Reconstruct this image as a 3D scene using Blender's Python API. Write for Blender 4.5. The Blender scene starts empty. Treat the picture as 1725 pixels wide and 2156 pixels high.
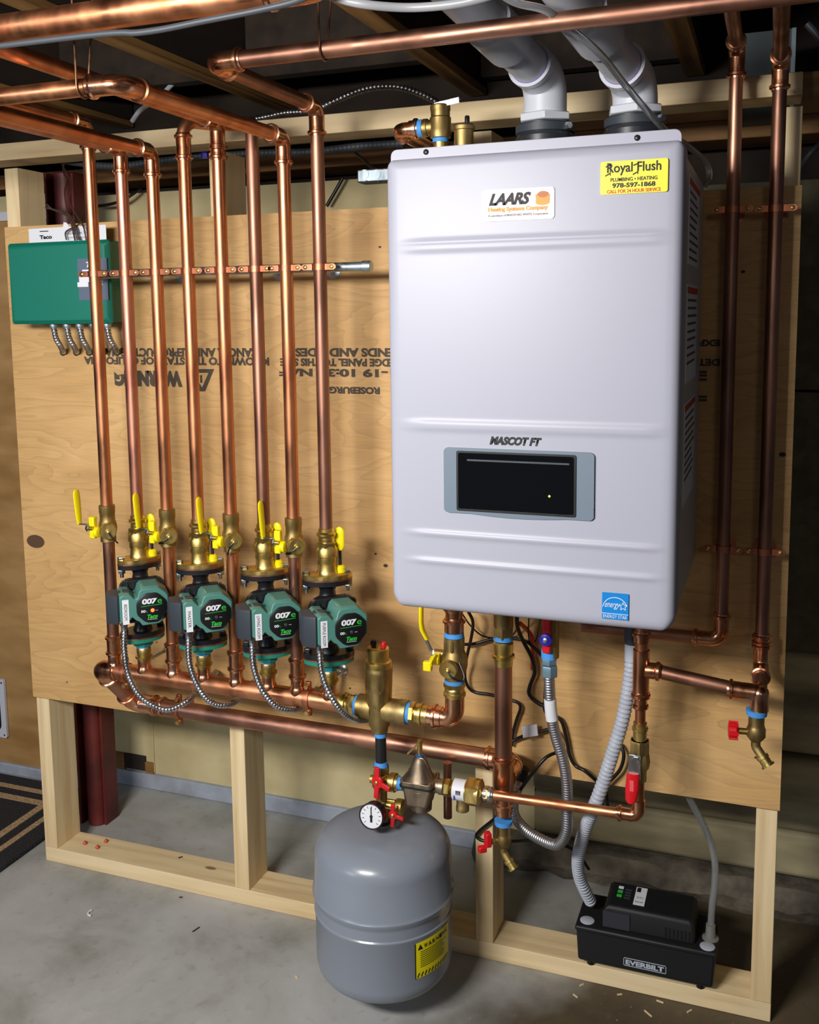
import bpy, bmesh, math, random
from mathutils import Vector, Matrix
random.seed(7)
PI = math.pi
S = bpy.context.scene
COL = S.collection

# ------------------------------------------------------------------ camera
F, CX, CY = 2079.5274, 849.8968, 914.1047
CAM = Vector((1.6842, -1.8623, 1.3635))
PITCH, ROLL, YAW = 1.4479, -0.0130, 0.3592
RM = Matrix.Rotation(YAW, 3, 'Z') @ Matrix.Rotation(PITCH, 3, 'X') @ Matrix.Rotation(ROLL, 3, 'Z')
cd = bpy.data.cameras.new('camera'); cam = bpy.data.objects.new('camera', cd); COL.objects.link(cam)
cam.matrix_world = Matrix.Translation(CAM) @ RM.to_4x4()
cd.sensor_fit = 'AUTO'; cd.sensor_width = 36.0; cd.lens = 36.0 * F / 2156.0
cd.shift_x = (862.5 - CX) / 2156.0; cd.shift_y = (CY - 1078.0) / 2156.0
cd.clip_start = 0.02
S.camera = cam

def ray(px, py): return RM @ Vector(((px - CX) / F, -(py - CY) / F, -1.0))
def at(px, py, d):            # point seen at (px,py) lying d metres in front of the plywood face
    r = ray(px, py); return CAM + r * ((-d - CAM.y) / r.y)
def atx(px, py, x):
    r = ray(px, py); return CAM + r * ((x - CAM.x) / r.x)
def atz(px, py, z):
    r = ray(px, py); return CAM + r * ((z - CAM.z) / r.z)
def V(*a): return Vector(a)

# ------------------------------------------------------------------ world and lights
w = bpy.data.worlds.new('world'); S.world = w; w.use_nodes = True
w.node_tree.nodes['Background'].inputs[0].default_value = (0.62, 0.72, 1.0, 1)
w.node_tree.nodes['Background'].inputs[1].default_value = 0.08
def area(name, loc, target, size, power, color, sy=None):
    l = bpy.data.lights.new(name, 'AREA'); l.energy = power; l.color = color
    l.shape = 'RECTANGLE' if sy else 'DISK'; l.size = size
    if sy: l.size_y = sy
    o = bpy.data.objects.new(name, l); COL.objects.link(o); o.location = loc
    o.rotation_euler = (Vector(target) - Vector(loc)).to_track_quat('-Z', 'Y').to_euler()
    return o
area('work_light', (0.75, -1.95, 1.62), (0.80, 0.0, 0.55), 0.65, 45, (1.0, 0.96, 0.92), 0.20)
area('warm_fill_light', (2.4, -3.6, 2.05), (1.3, 0.0, 0.8), 0.5, 5, (1.0, 0.90, 0.78))  # added weak warm fill from the right, no ceiling fixture is seen
area('cool_fill_light', (-1.2, -3.9, 1.9), (1.3, 0.0, 1.1), 1.2, 32, (0.72, 0.82, 1.0))  # added cool fill to soften the shadows, no window is seen
S.view_settings.view_transform = 'Standard'; S.view_settings.look = 'None'
S.view_settings.exposure = 0.0; S.view_settings.gamma = 1.0; S.view_settings.use_curve_mapping = False

# ------------------------------------------------------------------ materials
def lin(c):
    f = lambda v: v / 12.92 if v <= 0.04045 else ((v + 0.055) / 1.055) ** 2.4
    return (f(c[0] / 255), f(c[1] / 255), f(c[2] / 255), 1)
def mat(name, c, rough=0.5, metal=0.0, emit=None, es=0, coat=0, spec=None, trans=0, alpha=1):
    m = bpy.data.materials.new(name); m.use_nodes = True; b = m.node_tree.nodes['Principled BSDF']
    b.inputs['Base Color'].default_value = lin(c); b.inputs['Roughness'].default_value = rough
    b.inputs['Metallic'].default_value = metal
    if emit: b.inputs['Emission Color'].default_value = lin(emit); b.inputs['Emission Strength'].default_value = es
    if coat: b.inputs['Coat Weight'].default_value = coat; b.inputs['Coat Roughness'].default_value = 0.15
    if spec is not None: b.inputs['Specular IOR Level'].default_value = spec
    if trans: b.inputs['Transmission Weight'].default_value = trans
    b.inputs['Alpha'].default_value = alpha
    return m
def N(m, t, **k):
    n = m.node_tree.nodes.new(t)
    for a, v in k.items(): setattr(n, a, v)
    return n
def coords(m, scale=(1, 1, 1), rot=(0, 0, 0)):
    tc = N(m, 'ShaderNodeTexCoord'); mp = N(m, 'ShaderNodeMapping')
    mp.inputs['Scale'].default_value = scale; mp.inputs['Rotation'].default_value = rot
    m.node_tree.links.new(tc.outputs['Object'], mp.inputs[0]); return mp.outputs[0]
def noise(m, vec, scale, detail=3, dist=0, rough=0.5):
    n = N(m, 'ShaderNodeTexNoise'); n.inputs['Scale'].default_value = scale; n.inputs['Detail'].default_value = detail
    n.inputs['Distortion'].default_value = dist; n.inputs['Roughness'].default_value = rough
    m.node_tree.links.new(vec, n.inputs['Vector']); return n.outputs['Fac']
def ramp(m, fac, stops):
    r = N(m, 'ShaderNodeValToRGB'); e = r.color_ramp.elements
    while len(e) < len(stops): e.new(0.5)
    for i, (p, c) in enumerate(stops): e[i].position = p; e[i].color = lin(c) if len(c) == 3 else c
    m.node_tree.links.new(fac, r.inputs[0]); return r.outputs[0]
def gray(v): return (v, v, v, 1)
def mix(m, fac, a, b, mode='MIX'):
    n = N(m, 'ShaderNodeMix', data_type='RGBA', blend_type=mode); L = m.node_tree.links
    if isinstance(fac, (int, float)): n.inputs[0].default_value = fac
    else: L.new(fac, n.inputs[0])
    for i, v in ((6, a), (7, b)):
        if isinstance(v, tuple): n.inputs[i].default_value = v if len(v) == 4 else lin(v)
        else: L.new(v, n.inputs[i])
    return n.outputs[2]
def math_(m, op, a, b=None, c=None):
    n = N(m, 'ShaderNodeMath', operation=op); L = m.node_tree.links
    for i, v in enumerate((a, b, c)):
        if v is None: continue
        if isinstance(v, (int, float)): n.inputs[i].default_value = v
        else: L.new(v, n.inputs[i])
    return n.outputs[0]
def setc(m, out, inp='Base Color'): m.node_tree.links.new(out, m.node_tree.nodes['Principled BSDF'].inputs[inp])
def bump(m, h, strength=0.3, dist=0.002):
    n = N(m, 'ShaderNodeBump'); n.inputs['Strength'].default_value = strength; n.inputs['Distance'].default_value = dist
    m.node_tree.links.new(h, n.inputs['Height']); setc(m, n.outputs[0], 'Normal')

def metal(name, c1, c2, c3, rough, scale=14, rv=0.15):
    m = mat(name, c1, rough, 1.0)
    v = coords(m, (1, 1, 0.35)); n = noise(m, v, scale, 4, 0.4)
    setc(m, ramp(m, n, [(0.30, c3), (0.48, c2), (0.66, c1)]))
    n2 = noise(m, v, scale * 2.2, 3); mr = N(m, 'ShaderNodeMapRange')
    mr.inputs[1].default_value = 0.3; mr.inputs[2].default_value = 0.7
    mr.inputs[3].default_value = rough - rv / 2; mr.inputs[4].default_value = rough + rv
    m.node_tree.links.new(n2, mr.inputs[0]); setc(m, mr.outputs[0], 'Roughness')
    return m
COPPER = metal('copper_pipe', (222, 158, 116), (204, 136, 96), (164, 104, 74), 0.36)
COPPER_PINK = metal('copper_pipe_pinkish', (216, 158, 134), (200, 138, 114), (168, 110, 90), 0.42)
COPPER_BROWN = metal('copper_pipe_tarnished', (190, 142, 118), (164, 118, 98), (120, 88, 74), 0.42, 9)
COPPER_FIT = metal('copper_fitting', (236, 178, 142), (220, 156, 118), (188, 126, 92), 0.22, 30, 0.1)
COPPER_STRAP = metal('copper_strap', (206, 136, 104), (184, 114, 84), (156, 96, 70), 0.42, 30)
BRASS = metal('brass', (226, 200, 128), (206, 178, 104), (170, 142, 76), 0.34, 25)
BRASS_CAST = metal('brass_cast', (190, 166, 112), (168, 144, 92), (138, 116, 70), 0.46, 30)
BRONZE = metal('bronze_casting', (166, 150, 130), (146, 130, 110), (116, 102, 84), 0.46, 30)
STEEL = metal('zinc_steel', (206, 212, 218), (186, 192, 198), (150, 156, 162), 0.28, 30)
FLEX = metal('armoured_steel', (214, 216, 220), (190, 192, 198), (150, 152, 158), 0.24, 40)
GALV = metal('galvanised_steel', (196, 210, 216), (176, 192, 200), (150, 166, 174), 0.42, 40)
IRON = mat('black_iron', (44, 44, 48), 0.45, 0.4)
CAST = mat('black_cast_iron', (24, 25, 30), 0.38, 0.1, coat=0.3)
BLACK = mat('black_plastic', (18, 18, 20), 0.4)
RUBBER = mat('black_rubber', (40, 43, 48), 0.35)
CABLE = mat('black_cable', (20, 19, 20), 0.35)
GREYCABLE = mat('grey_cable', (62, 68, 74), 0.5)
YELLOW = mat('yellow_vinyl', (244, 226, 8), 0.4)
RED = mat('red_enamel', (208, 22, 32), 0.35)
BLUE = mat('blue_thread_tape', (70, 150, 226), 0.6)
DKBLUE = mat('blue_enamel', (48, 40, 180), 0.35)
PGREEN = mat('green_pump_paint', (78, 132, 122), 0.45)
FGREEN = mat('green_flange_paint', (34, 128, 108), 0.45)
DGREY = mat('charcoal_plastic', (52, 58, 66), 0.5)
WHITE = mat('white_label', (226, 228, 234), 0.5)
WHITE2 = mat('warm_white_label', (226, 218, 218), 0.5)
INK = mat('black_ink', (16, 15, 18), 0.6)
STAMP = mat('stamp_ink', (78, 68, 56), 0.8)
REDINK = mat('red_ink', (204, 60, 20), 0.6)
ORANGE = mat('orange_ink', (226, 146, 30), 0.5)
ORANGE2 = mat('dark_orange_ink', (176, 96, 16), 0.5)
GREENINK = mat('green_ink', (40, 190, 60), 0.5)
SKYBLUE = mat('blue_label', (0, 128, 208), 0.4)
YLABEL = mat('yellow_label', (238, 226, 12), 0.4)
PVC = mat('white_pvc', (200, 204, 212), 0.35)
PURPLE = mat('purple_primer', (128, 96, 176), 0.4)
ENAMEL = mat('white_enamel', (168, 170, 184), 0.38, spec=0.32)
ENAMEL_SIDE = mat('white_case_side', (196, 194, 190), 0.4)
BEZEL = mat('grey_bezel', (112, 126, 140), 0.35)
GLASS = mat('black_display_glass', (10, 12, 14), 0.06)
LEDG = mat('green_led', (150, 255, 60), 0.5, emit=(150, 255, 60), es=6)
LEDR = mat('red_led', (255, 90, 50), 0.5, emit=(255, 64, 24), es=7)
TANK = mat('grey_tank_paint', (132, 140, 152), 0.28, coat=0.15)
TEALBOX = mat('green_cabinet', (18, 116, 96), 0.38)
GREYLABEL = mat('grey_label', (92, 104, 124), 0.5)
CGREY = mat('grey_pvc_hose', (176, 182, 194), 0.4)
CLEAR = mat('clear_vinyl_tube', (196, 200, 202), 0.12, trans=0.75)
PUMPBLK = mat('black_moulding', (20, 21, 23), 0.55)
def addnoise(m, a, b, scale, rs=(1, 1, 1), b_=None):
    v = coords(m, rs); n = noise(m, v, scale, 5); setc(m, ramp(m, n, [(0.35, a), (0.65, b)]))
    if b_: bump(m, n, b_[0], b_[1])
REDSTEEL = mat('red_oxide_steel', (96, 30, 26), 0.5); addnoise(REDSTEEL, (74, 24, 22), (112, 40, 34), 9, b_=(0.4, 0.002))
WIRE = mat('brown_wire', (70, 52, 44), 0.5)
HANGER = mat('hanger_wire', (120, 86, 60), 0.4, 0.7)

# plywood: rotary cut veneer with contour-like grain
PLY = mat('plywood', (205, 170, 120), 0.62)
v = coords(PLY, (1.0, 1.0, 4.2)); big = noise(PLY, v, 2.6, 2.5, 0.5, 0.45)
saw = math_(PLY, 'FRACT', math_(PLY, 'MULTIPLY', big, 13.0))
contour = ramp(PLY, saw, [(0.0, gray(0.15)), (0.10, gray(1.0)), (0.55, gray(0.85)), (1.0, gray(0.55))])
fine = noise(PLY, coords(PLY, (3, 3, 60)), 6, 5)
patch = noise(PLY, coords(PLY, (1.2, 1, 3.0)), 2.0, 3)
base = ramp(PLY, patch, [(0.30, (196, 160, 108)), (0.52, (212, 178, 126)), (0.72, (226, 194, 144))])
c = mix(PLY, 0.28, base, contour, 'MULTIPLY')
fr = ramp(PLY, fine, [(0.30, gray(0.80)), (0.60, gray(1.0))])
c = mix(PLY, 0.55, c, fr, 'MULTIPLY')
warm = mix(PLY, 0.9, c, (255, 242, 220), 'MULTIPLY')
setc(PLY, warm); bump(PLY, fine, 0.12, 0.001)

def pine(name, grain, c1=(240, 218, 174), c2=(214, 184, 136), c3=(230, 206, 160)):
    m = mat(name, c1, 0.62)
    sc = {'x': (1.2, 16, 16), 'z': (16, 16, 1.2), 'y': (16, 1.2, 16)}[grain]
    n = noise(m, coords(m, sc), 2.0, 4, 0.6); c = ramp(m, n, [(0.32, c2), (0.5, c3), (0.68, c1)])
    k = N(m, 'ShaderNodeTexVoronoi'); k.inputs['Scale'].default_value = 5.0
    sk = {'x': (0.8, 2, 2), 'z': (2, 2, 0.8), 'y': (2, 0.8, 2)}[grain]
    m.node_tree.links.new(coords(m, sk), k.inputs['Vector'])
    c = mix(m, ramp(m, k.outputs['Distance'], [(0.045, gray(0.85)), (0.075, gray(0))]), c, (126, 82, 44))
    setc(m, c); bump(m, n, 0.1, 0.001); return m
PINE_X, PINE_Z = pine('pine_length', 'x'), pine('pine_upright', 'z')
OLDWOOD = pine('old_joist_wood', 'y', (170, 130, 76), (110, 80, 46), (146, 110, 62))
OLDWOOD_X = pine('old_beam_wood', 'x', (166, 122, 68), (112, 78, 42), (142, 102, 56))
JOIST = mat('shaded_joist_wood', (46, 34, 24), 0.85); addnoise(JOIST, (30, 22, 16), (54, 40, 28), 5, (3, .4, 3))  # old dark wood, darkened further so the colour carries the joists' shade
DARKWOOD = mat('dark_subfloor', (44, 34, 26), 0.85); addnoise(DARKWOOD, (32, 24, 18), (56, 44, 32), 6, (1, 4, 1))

FLOOR = mat('painted_concrete', (140, 142, 144), 0.55)
v = coords(FLOOR)
n1 = noise(FLOOR, v, 3.2, 6, 0.4, 0.62); n2 = noise(FLOOR, v, 34, 4); n3 = noise(FLOOR, v, 110, 2)
grey = ramp(FLOOR, n1, [(0.34, (140, 141, 134)), (0.50, (170, 171, 168)), (0.68, (184, 185, 184))])
dirt = ramp(FLOOR, n1, [(0.30, (66, 56, 42)), (0.70, (98, 86, 66))])
sx = N(FLOOR, 'ShaderNodeSeparateXYZ'); FLOOR.node_tree.links.new(v, sx.inputs[0])
edge = math_(FLOOR, 'ADD', sx.outputs[0], math_(FLOOR, 'MULTIPLY', noise(FLOOR, v, 5, 5), 0.5))
edge = math_(FLOOR, 'ADD', edge, math_(FLOOR, 'MULTIPLY', sx.outputs[1], -0.35))
c = mix(FLOOR, ramp(FLOOR, math_(FLOOR, 'MULTIPLY', edge, 0.5), [(0.70, gray(0)), (0.82, gray(1))]), grey, dirt)
c = mix(FLOOR, ramp(FLOOR, n2, [(0.60, gray(0)), (0.74, gray(0.28))]), c, (112, 106, 94))
c = mix(FLOOR, ramp(FLOOR, n3, [(0.70, gray(0)), (0.78, gray(0.5))]), c, (200, 196, 184))
setc(FLOOR, c); bump(FLOOR, n2, 0.25, 0.003)
CREAM = mat('cream_foundation_paint', (206, 190, 142), 0.7); addnoise(CREAM, (190, 174, 128), (212, 198, 152), 7, b_=(0.2, 0.002))
CREAM2 = mat('stained_cream_panel', (170, 158, 122), 0.7); addnoise(CREAM2, (104, 94, 70), (186, 174, 136), 5, (0.5, 1, 2.0), b_=(0.4, 0.004))
ROUGHCON = mat('rough_concrete', (112, 106, 94), 0.9); addnoise(ROUGHCON, (84, 78, 67), (118, 110, 96), 26, b_=(0.8, 0.01))
DARKWALL = mat('dark_wall_board', (96, 92, 70), 0.8); addnoise(DARKWALL, (84, 80, 60), (104, 100, 78), 30)
CURB = mat('blue_grey_curb_paint', (160, 168, 182), 0.6); addnoise(CURB, (142, 148, 158), (170, 178, 192), 14)
BROWNPANEL = mat('brown_fibreboard', (166, 128, 76), 0.5); addnoise(BROWNPANEL, (150, 112, 62), (178, 140, 88), 5, (1, 1, 3))
RUGBLACK = mat('black_rug_pile', (28, 27, 30), 0.95)
v = coords(RUGBLACK); nn = noise(RUGBLACK, v, 260, 2)
setc(RUGBLACK, ramp(RUGBLACK, nn, [(0.40, (16, 15, 18)), (0.60, (48, 46, 50))])); bump(RUGBLACK, nn, 0.8, 0.004)
RUGTAN = mat('tan_rug_pile', (176, 146, 108), 0.95); addnoise(RUGTAN, (150, 122, 88), (196, 166, 126), 200, b_=(0.8, 0.004))

# ------------------------------------------------------------------ mesh builder
OFF = {}
def frame(axis, up=None):
    a = Vector(axis).normalized(); u = Vector(up) if up else (Vector((0, 0, 1)) if abs(a.z) < 0.9 else Vector((1, 0, 0)))
    x = u.cross(a).normalized(); y = a.cross(x).normalized(); return x, y, a
class MB:
    def __init__(s): s.bm = bmesh.new()
    def box(s, lo, hi):
        x0, y0, z0 = lo; x1, y1, z1 = hi
        v = [s.bm.verts.new(p) for p in ((x0,y0,z0),(x1,y0,z0),(x1,y1,z0),(x0,y1,z0),(x0,y0,z1),(x1,y0,z1),(x1,y1,z1),(x0,y1,z1))]
        for f in ((3,2,1,0),(4,5,6,7),(0,1,5,4),(1,2,6,5),(2,3,7,6),(3,0,4,7)): s.bm.faces.new([v[i] for i in f])
        return s
    def obox(s, c, ax, ay, az):      # oriented box: centre and three half-extent vectors
        c, ax, ay, az = map(Vector, (c, ax, ay, az))
        v = [s.bm.verts.new(c + sx_*ax + sy_*ay + sz_*az) for sz_ in (-1,1) for sx_, sy_ in ((-1,-1),(1,-1),(1,1),(-1,1))]
        for f in ((3,2,1,0),(4,5,6,7),(0,1,5,4),(1,2,6,5),(2,3,7,6),(3,0,4,7)): s.bm.faces.new([v[i] for i in f])
        return s
    def rings(s, R, cap=True, loop=False):
        vs = [[s.bm.verts.new(p) for p in r] for r in R]; n = len(vs[0])
        for a, b in zip(vs, vs[1:]):
            for i in range(n):
                j = (i+1) % n
                s.bm.faces.new((a[i], a[j], b[j], b[i]))
        if cap:
            s.bm.faces.new(vs[0][::-1]); s.bm.faces.new(vs[-1])
        return s
    def lathe(s, p, axis, prof, n=28, up=None):   # prof: (height along axis, radius)
        x, y, a = frame(axis, up); p = Vector(p)
        R = [[p + a*h + (x*math.cos(2*PI*i/n) + y*math.sin(2*PI*i/n))*max(r, 1e-5) for i in range(n)] for h, r in prof]
        return s.rings(R)
    def cyl(s, p0, p1, r0, r1=None, n=24):
        p0, p1 = Vector(p0), Vector(p1); L = (p1-p0).length
        return s.lathe(p0, p1-p0, [(0, r0), (L, r0 if r1 is None else r1)], n)
    def hexn(s, p, axis, L, r, rot=0.0):
        x, y, a = frame(axis); p = Vector(p)
        R = [[p + a*h + (x*math.cos(PI*i/3+rot) + y*math.sin(PI*i/3+rot))*rr for i in range(6)] for h, rr in ((0, r*.93), (L*.12, r), (L*.88, r), (L, r*.93))]
        return s.rings(R)
    def path(s, P, rf, n=20):
        P = [Vector(p) for p in P]; T = []
        for i in range(len(P)):
            T.append((P[min(i+1, len(P)-1)] - P[max(i-1, 0)]).normalized())
        x, y, _ = frame(T[0]); R = []; d = 0
        for i, p in enumerate(P):
            if i:
                d += (p - P[i-1]).length
                q = T[i-1].rotation_difference(T[i]); x = q @ x
            x = (x - T[i]*x.dot(T[i])).normalized(); y = T[i].cross(x)
            r = rf(d) if callable(rf) else rf
            R.append([p + (x*math.cos(2*PI*k/n) + y*math.sin(2*PI*k/n))*r for k in range(n)])
        return s.rings(R)
    def prism(s, poly, o, ax, ay, az, d0, d1, inset=0.0):   # polygon in (ax, ay) extruded along az from d0 to d1
        o, ax, ay, az = map(Vector, (o, ax, ay, az)); n = len(poly)
        cx = sum(p[0] for p in poly)/n; cy = sum(p[1] for p in poly)/n
        def ring(d, k): return [o + ax*(cx+(u-cx)*k) + ay*(cy+(v_-cy)*k) + az*d for u, v_ in poly]
        if inset: return s.rings([ring(d0, 1), ring(d1-(d1-d0)*0.12, 1), ring(d1, 1-inset)])
        return s.rings([ring(d0, 1), ring(d1, 1)])
    def build(s, name, m, parent=None, world=True, bevel=0, smooth=True, origin=None, seg=2):
        bm = s.bm
        bmesh.ops.recalc_face_normals(bm, faces=bm.faces)
        if parent is not None:
            off = OFF.get(parent.name)
            if world and off is not None: bm.transform(off)
        else:
            if origin is None:
                xs = [v.co for v in bm.verts]
                origin = Vector(((min(c.x for c in xs)+max(c.x for c in xs))/2, (min(c.y for c in xs)+max(c.y for c in xs))/2, min(c.z for c in xs)))
            bm.transform(Matrix.Translation(-Vector(origin)))
        me = bpy.data.meshes.new(name); bm.to_mesh(me); bm.free(); me.materials.append(m)
        if smooth:
            for p in me.polygons: p.use_smooth = True
            me.set_sharp_from_angle(angle=math.radians(38))
        o = bpy.data.objects.new(name, me); COL.objects.link(o)
        if parent is not None:
            o.parent = parent
            if world and OFF.get(parent.name) is not None: OFF[o.name] = OFF[parent.name]
        else: o.location = origin; OFF[o.name] = Matrix.Translation(-Vector(origin))
        if bevel:
            b = o.modifiers.new('bevel', 'BEVEL'); b.width = bevel; b.segments = seg; b.limit_method = 'ANGLE'; b.angle_limit = math.radians(40)
        return o
def tag(o, label, cat, group=None, kind=None):
    if label: o['label'] = label
    if cat: o['category'] = cat
    if group: o['group'] = group
    if kind: o['kind'] = kind
    return o
def thing(name, label, cat, loc, rz=0, group=None):
    o = bpy.data.objects.new(name, None); COL.objects.link(o); o.empty_display_size = 0.03
    o.location = loc; o.rotation_euler = (0, 0, rz)
    OFF[o.name] = (Matrix.Translation(Vector(loc)) @ Matrix.Rotation(rz, 4, 'Z')).inverted()
    return tag(o, label, cat, group)
def struct(name, mb, m, bevel=0, origin=None):
    o = mb.build(name, m, bevel=bevel, origin=origin); o['kind'] = 'structure'; return o
def fillet(P, R, k=7):
    P = [Vector(p) for p in P]; out = [P[0]]
    for a, b, c in zip(P, P[1:], P[2:]):
        u = (a-b).normalized(); v = (c-b).normalized(); ang = u.angle(v)
        if ang > PI-0.02: out.append(b); continue
        t = min(R/math.tan(ang/2), (a-b).length*0.49, (c-b).length*0.49)
        s0, s1 = b+u*t, b+v*t; RR = t*math.tan(ang/2)
        cen = b + (u+v).normalized()*(RR/math.sin(ang/2)); e0, e1 = s0-cen, s1-cen; tot = e0.angle(e1); ax = e0.cross(e1).normalized()
        for i in range(k+1): out.append(cen + Matrix.Rotation(tot*i/k, 3, ax) @ e0)
    out.append(P[-1]); return out
def spline(P, per=8):
    P = [Vector(p) for p in P]; Q = [P[0]*2-P[1]] + P + [P[-1]*2-P[-2]]; out = []
    for i in range(1, len(Q)-2):
        a, b, c, d = Q[i-1:i+3]
        for j in range(per):
            t = j/per
            out.append(0.5*((2*b) + (c-a)*t + (2*a-5*b+4*c-d)*t*t + (3*b-a-3*c+d)*t**3))
    out.append(P[-1]); return out
def resample(P, step):
    out = [P[0]]; acc = 0
    for a, b in zip(P, P[1:]):
        L = (b-a).length; t = step-acc
        while t < L: out.append(a.lerp(b, t/L)); t += step
        acc = (acc+L) % step if L+acc >= step else acc+L
    return out
def ribbed(mb, P, r, pitch=0.0066, amp=0.16, n=14):
    P = resample(spline(P, 14), pitch/8)
    mb.path(P, lambda d: r*(1-amp+amp*2*abs(math.sin(PI*d/pitch))**0.8 if amp > 0.05 else 1+amp*math.sin(2*PI*d/pitch)), n); return mb
def sleeve(mb, p, d, r, L=0.024):     # press-fitting socket opening at p, running back along d
    mb.lathe(p, d, [(0, r), (0, r+.0018), (.003, r+.0022), (.0042, r+.0052), (.0085, r+.0052), (.0100, r+.0022), (L, r+.0020), (L+.0015, r)], 28)
TX = {}
def text(body, c, right, up, width, height, m, parent, world=True, shear=0.0, bold=0.0, name='lettering', spacing=1.0, lift=0.0003, ext=0.0):
    cu = bpy.data.curves.new('t', 'FONT'); cu.body = body; cu.size = 1; cu.shear = shear; cu.offset = bold; cu.space_character = spacing
    cu.resolution_u = 3
    to = bpy.data.objects.new('t', cu); COL.objects.link(to)
    dg = bpy.context.evaluated_depsgraph_get(); me = bpy.data.meshes.new_from_object(to.evaluated_get(dg))
    bpy.data.objects.remove(to); bm = bmesh.new(); bm.from_mesh(me); bpy.data.meshes.remove(me)
    xs = [v.co.x for v in bm.verts]; ys = [v.co.y for v in bm.verts]
    x0, x1, y0, y1 = min(xs), max(xs), min(ys), max(ys)
    right, up, c = Vector(right).normalized(), Vector(up).normalized(), Vector(c); nrm = right.cross(up)
    for v in bm.verts:
        v.co = c + right*((v.co.x-(x0+x1)/2)/(x1-x0)*width) + up*((v.co.y-(y0+y1)/2)/(y1-y0)*height) + nrm*lift
    mb = MB(); mb.bm.free(); mb.bm = bm
    off = OFF.get(parent.name)
    if world and off is not None: bm.transform(off)
    me = bpy.data.meshes.new(name); bm.to_mesh(me); bm.free(); me.materials.append(m)
    o = bpy.data.objects.new(name, me); COL.objects.link(o); o.parent = parent; return o
def rrect(w_, h, r, k=4):
    out = []
    for cx, cy, a0 in ((w_/2-r, h/2-r, 0), (-w_/2+r, h/2-r, 90), (-w_/2+r, -h/2+r, 180), (w_/2-r, -h/2+r, 270)):
        for i in range(k+1):
            a = math.radians(a0+90*i/k); out.append((cx+r*math.cos(a), cy+r*math.sin(a)))
    return out
X, Y, Z = V(1,0,0), V(0,1,0), V(0,0,1)
def ringpoly(mb, c, right, up, r0, r1, n=32, a0=0, a1=2*PI, d=0.0004):
    right, up = Vector(right), Vector(up); nn = right.cross(up)
    for i in range(n):
        t0, t1 = a0+(a1-a0)*i/n, a0+(a1-a0)*(i+1)/n
        f = lambda t, r: Vector(c)+right*math.cos(t)*r+up*math.sin(t)*r+nn*d
        mb.bm.faces.new([mb.bm.verts.new(q) for q in (f(t0,r0), f(t0,r1), f(t1,r1), f(t1,r0))])

# ================================================================== the setting
struct('floor', MB().box((-2.6, -4.6, -0.05), (4.2, 0.62, 0.0)), FLOOR, origin=(0, 0, 0))
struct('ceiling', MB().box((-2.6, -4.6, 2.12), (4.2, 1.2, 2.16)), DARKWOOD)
wb = struct('wall_back', MB().box((-0.118, 0.43, 0.045), (1.16, 0.60, 1.69)), CREAM)
mb = MB().box((0.0385, 0.4255, 0.05), (0.0425, 0.4305, 0.45)); struct('trim_1', mb, CREAM)
mb = MB()
for z0, z1, y in ((0.075, 0.185, 0.415), (0.19, 0.36, 0.405), (0.365, 0.60, 0.425)):
    mb.box((1.16, y, z0), (4.2, 0.60, z1))
struct('wall_right', mb, CREAM2, bevel=0.012)
struct('wall_rear', MB().box((1.16, 0.435, 0.60), (4.2, 0.60, 1.18)).box((1.16, 0.437, 1.186), (4.2, 0.60, 1.63)), DARKWALL)
# rough footing at the foot of the right wall
mb = MB(); nx = 70
R = []
for i in range(nx+1):
    x = 1.02 + 3.2*i/nx; j = lambda s: random.uniform(-s, s)
    R.append([V(x, 0.60, 0), V(x, 0.37+j(.012), 0), V(x, 0.355+j(.010), 0.03+j(.006)), V(x, 0.385+j(.006), 0.068+j(.006)), V(x, 0.60, 0.078)])
mb.rings(R); struct('trim_2', mb, ROUGHCON)
struct('baseboard_back', MB().box((-0.118, 0.418, 0.0), (1.20, 0.50, 0.045)), CURB, bevel=0.003)
mb = MB().box((-0.150, 0.375, 0.0), (-0.118, 0.60, 1.69)); struct('wall_corner', mb, CREAM)
struct('wall_left', MB().box((-1.6, 0.37, 0.03), (-0.150, 0.42, 1.635)), BROWNPANEL)
struct('baseboard_left', MB().box((-1.6, 0.36, 0.0), (-0.150, 0.43, 0.032)), CURB, bevel=0.003)
struct('trim_3', MB().box((-1.6, 0.355, 1.628), (-0.150, 0.45, 1.652)), PVC)
struct('wall_left', MB().box((-1.6, 0.40, 1.652), (-0.118, 0.60, 1.70)), CREAM)
# vent hole with plank ends in the back wall near the floor
hp = thing('wall_niche', 'small dark rectangular niche low in the cream back wall', 'niche', (-0.01, 0.425, 0.05))
MB().box((-0.060, 0.4235, 0.050), (0.012, 0.4305, 0.094)).build('recess', DARKWOOD, hp)
MB().box((-0.100, 0.4225, 0.046), (-0.060, 0.4300, 0.094)).build('patch', OLDWOOD_X, hp)
MB().box((0.012, 0.4225, 0.046), (0.040, 0.4300, 0.078)).build('patch', OLDWOOD_X, hp)
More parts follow.
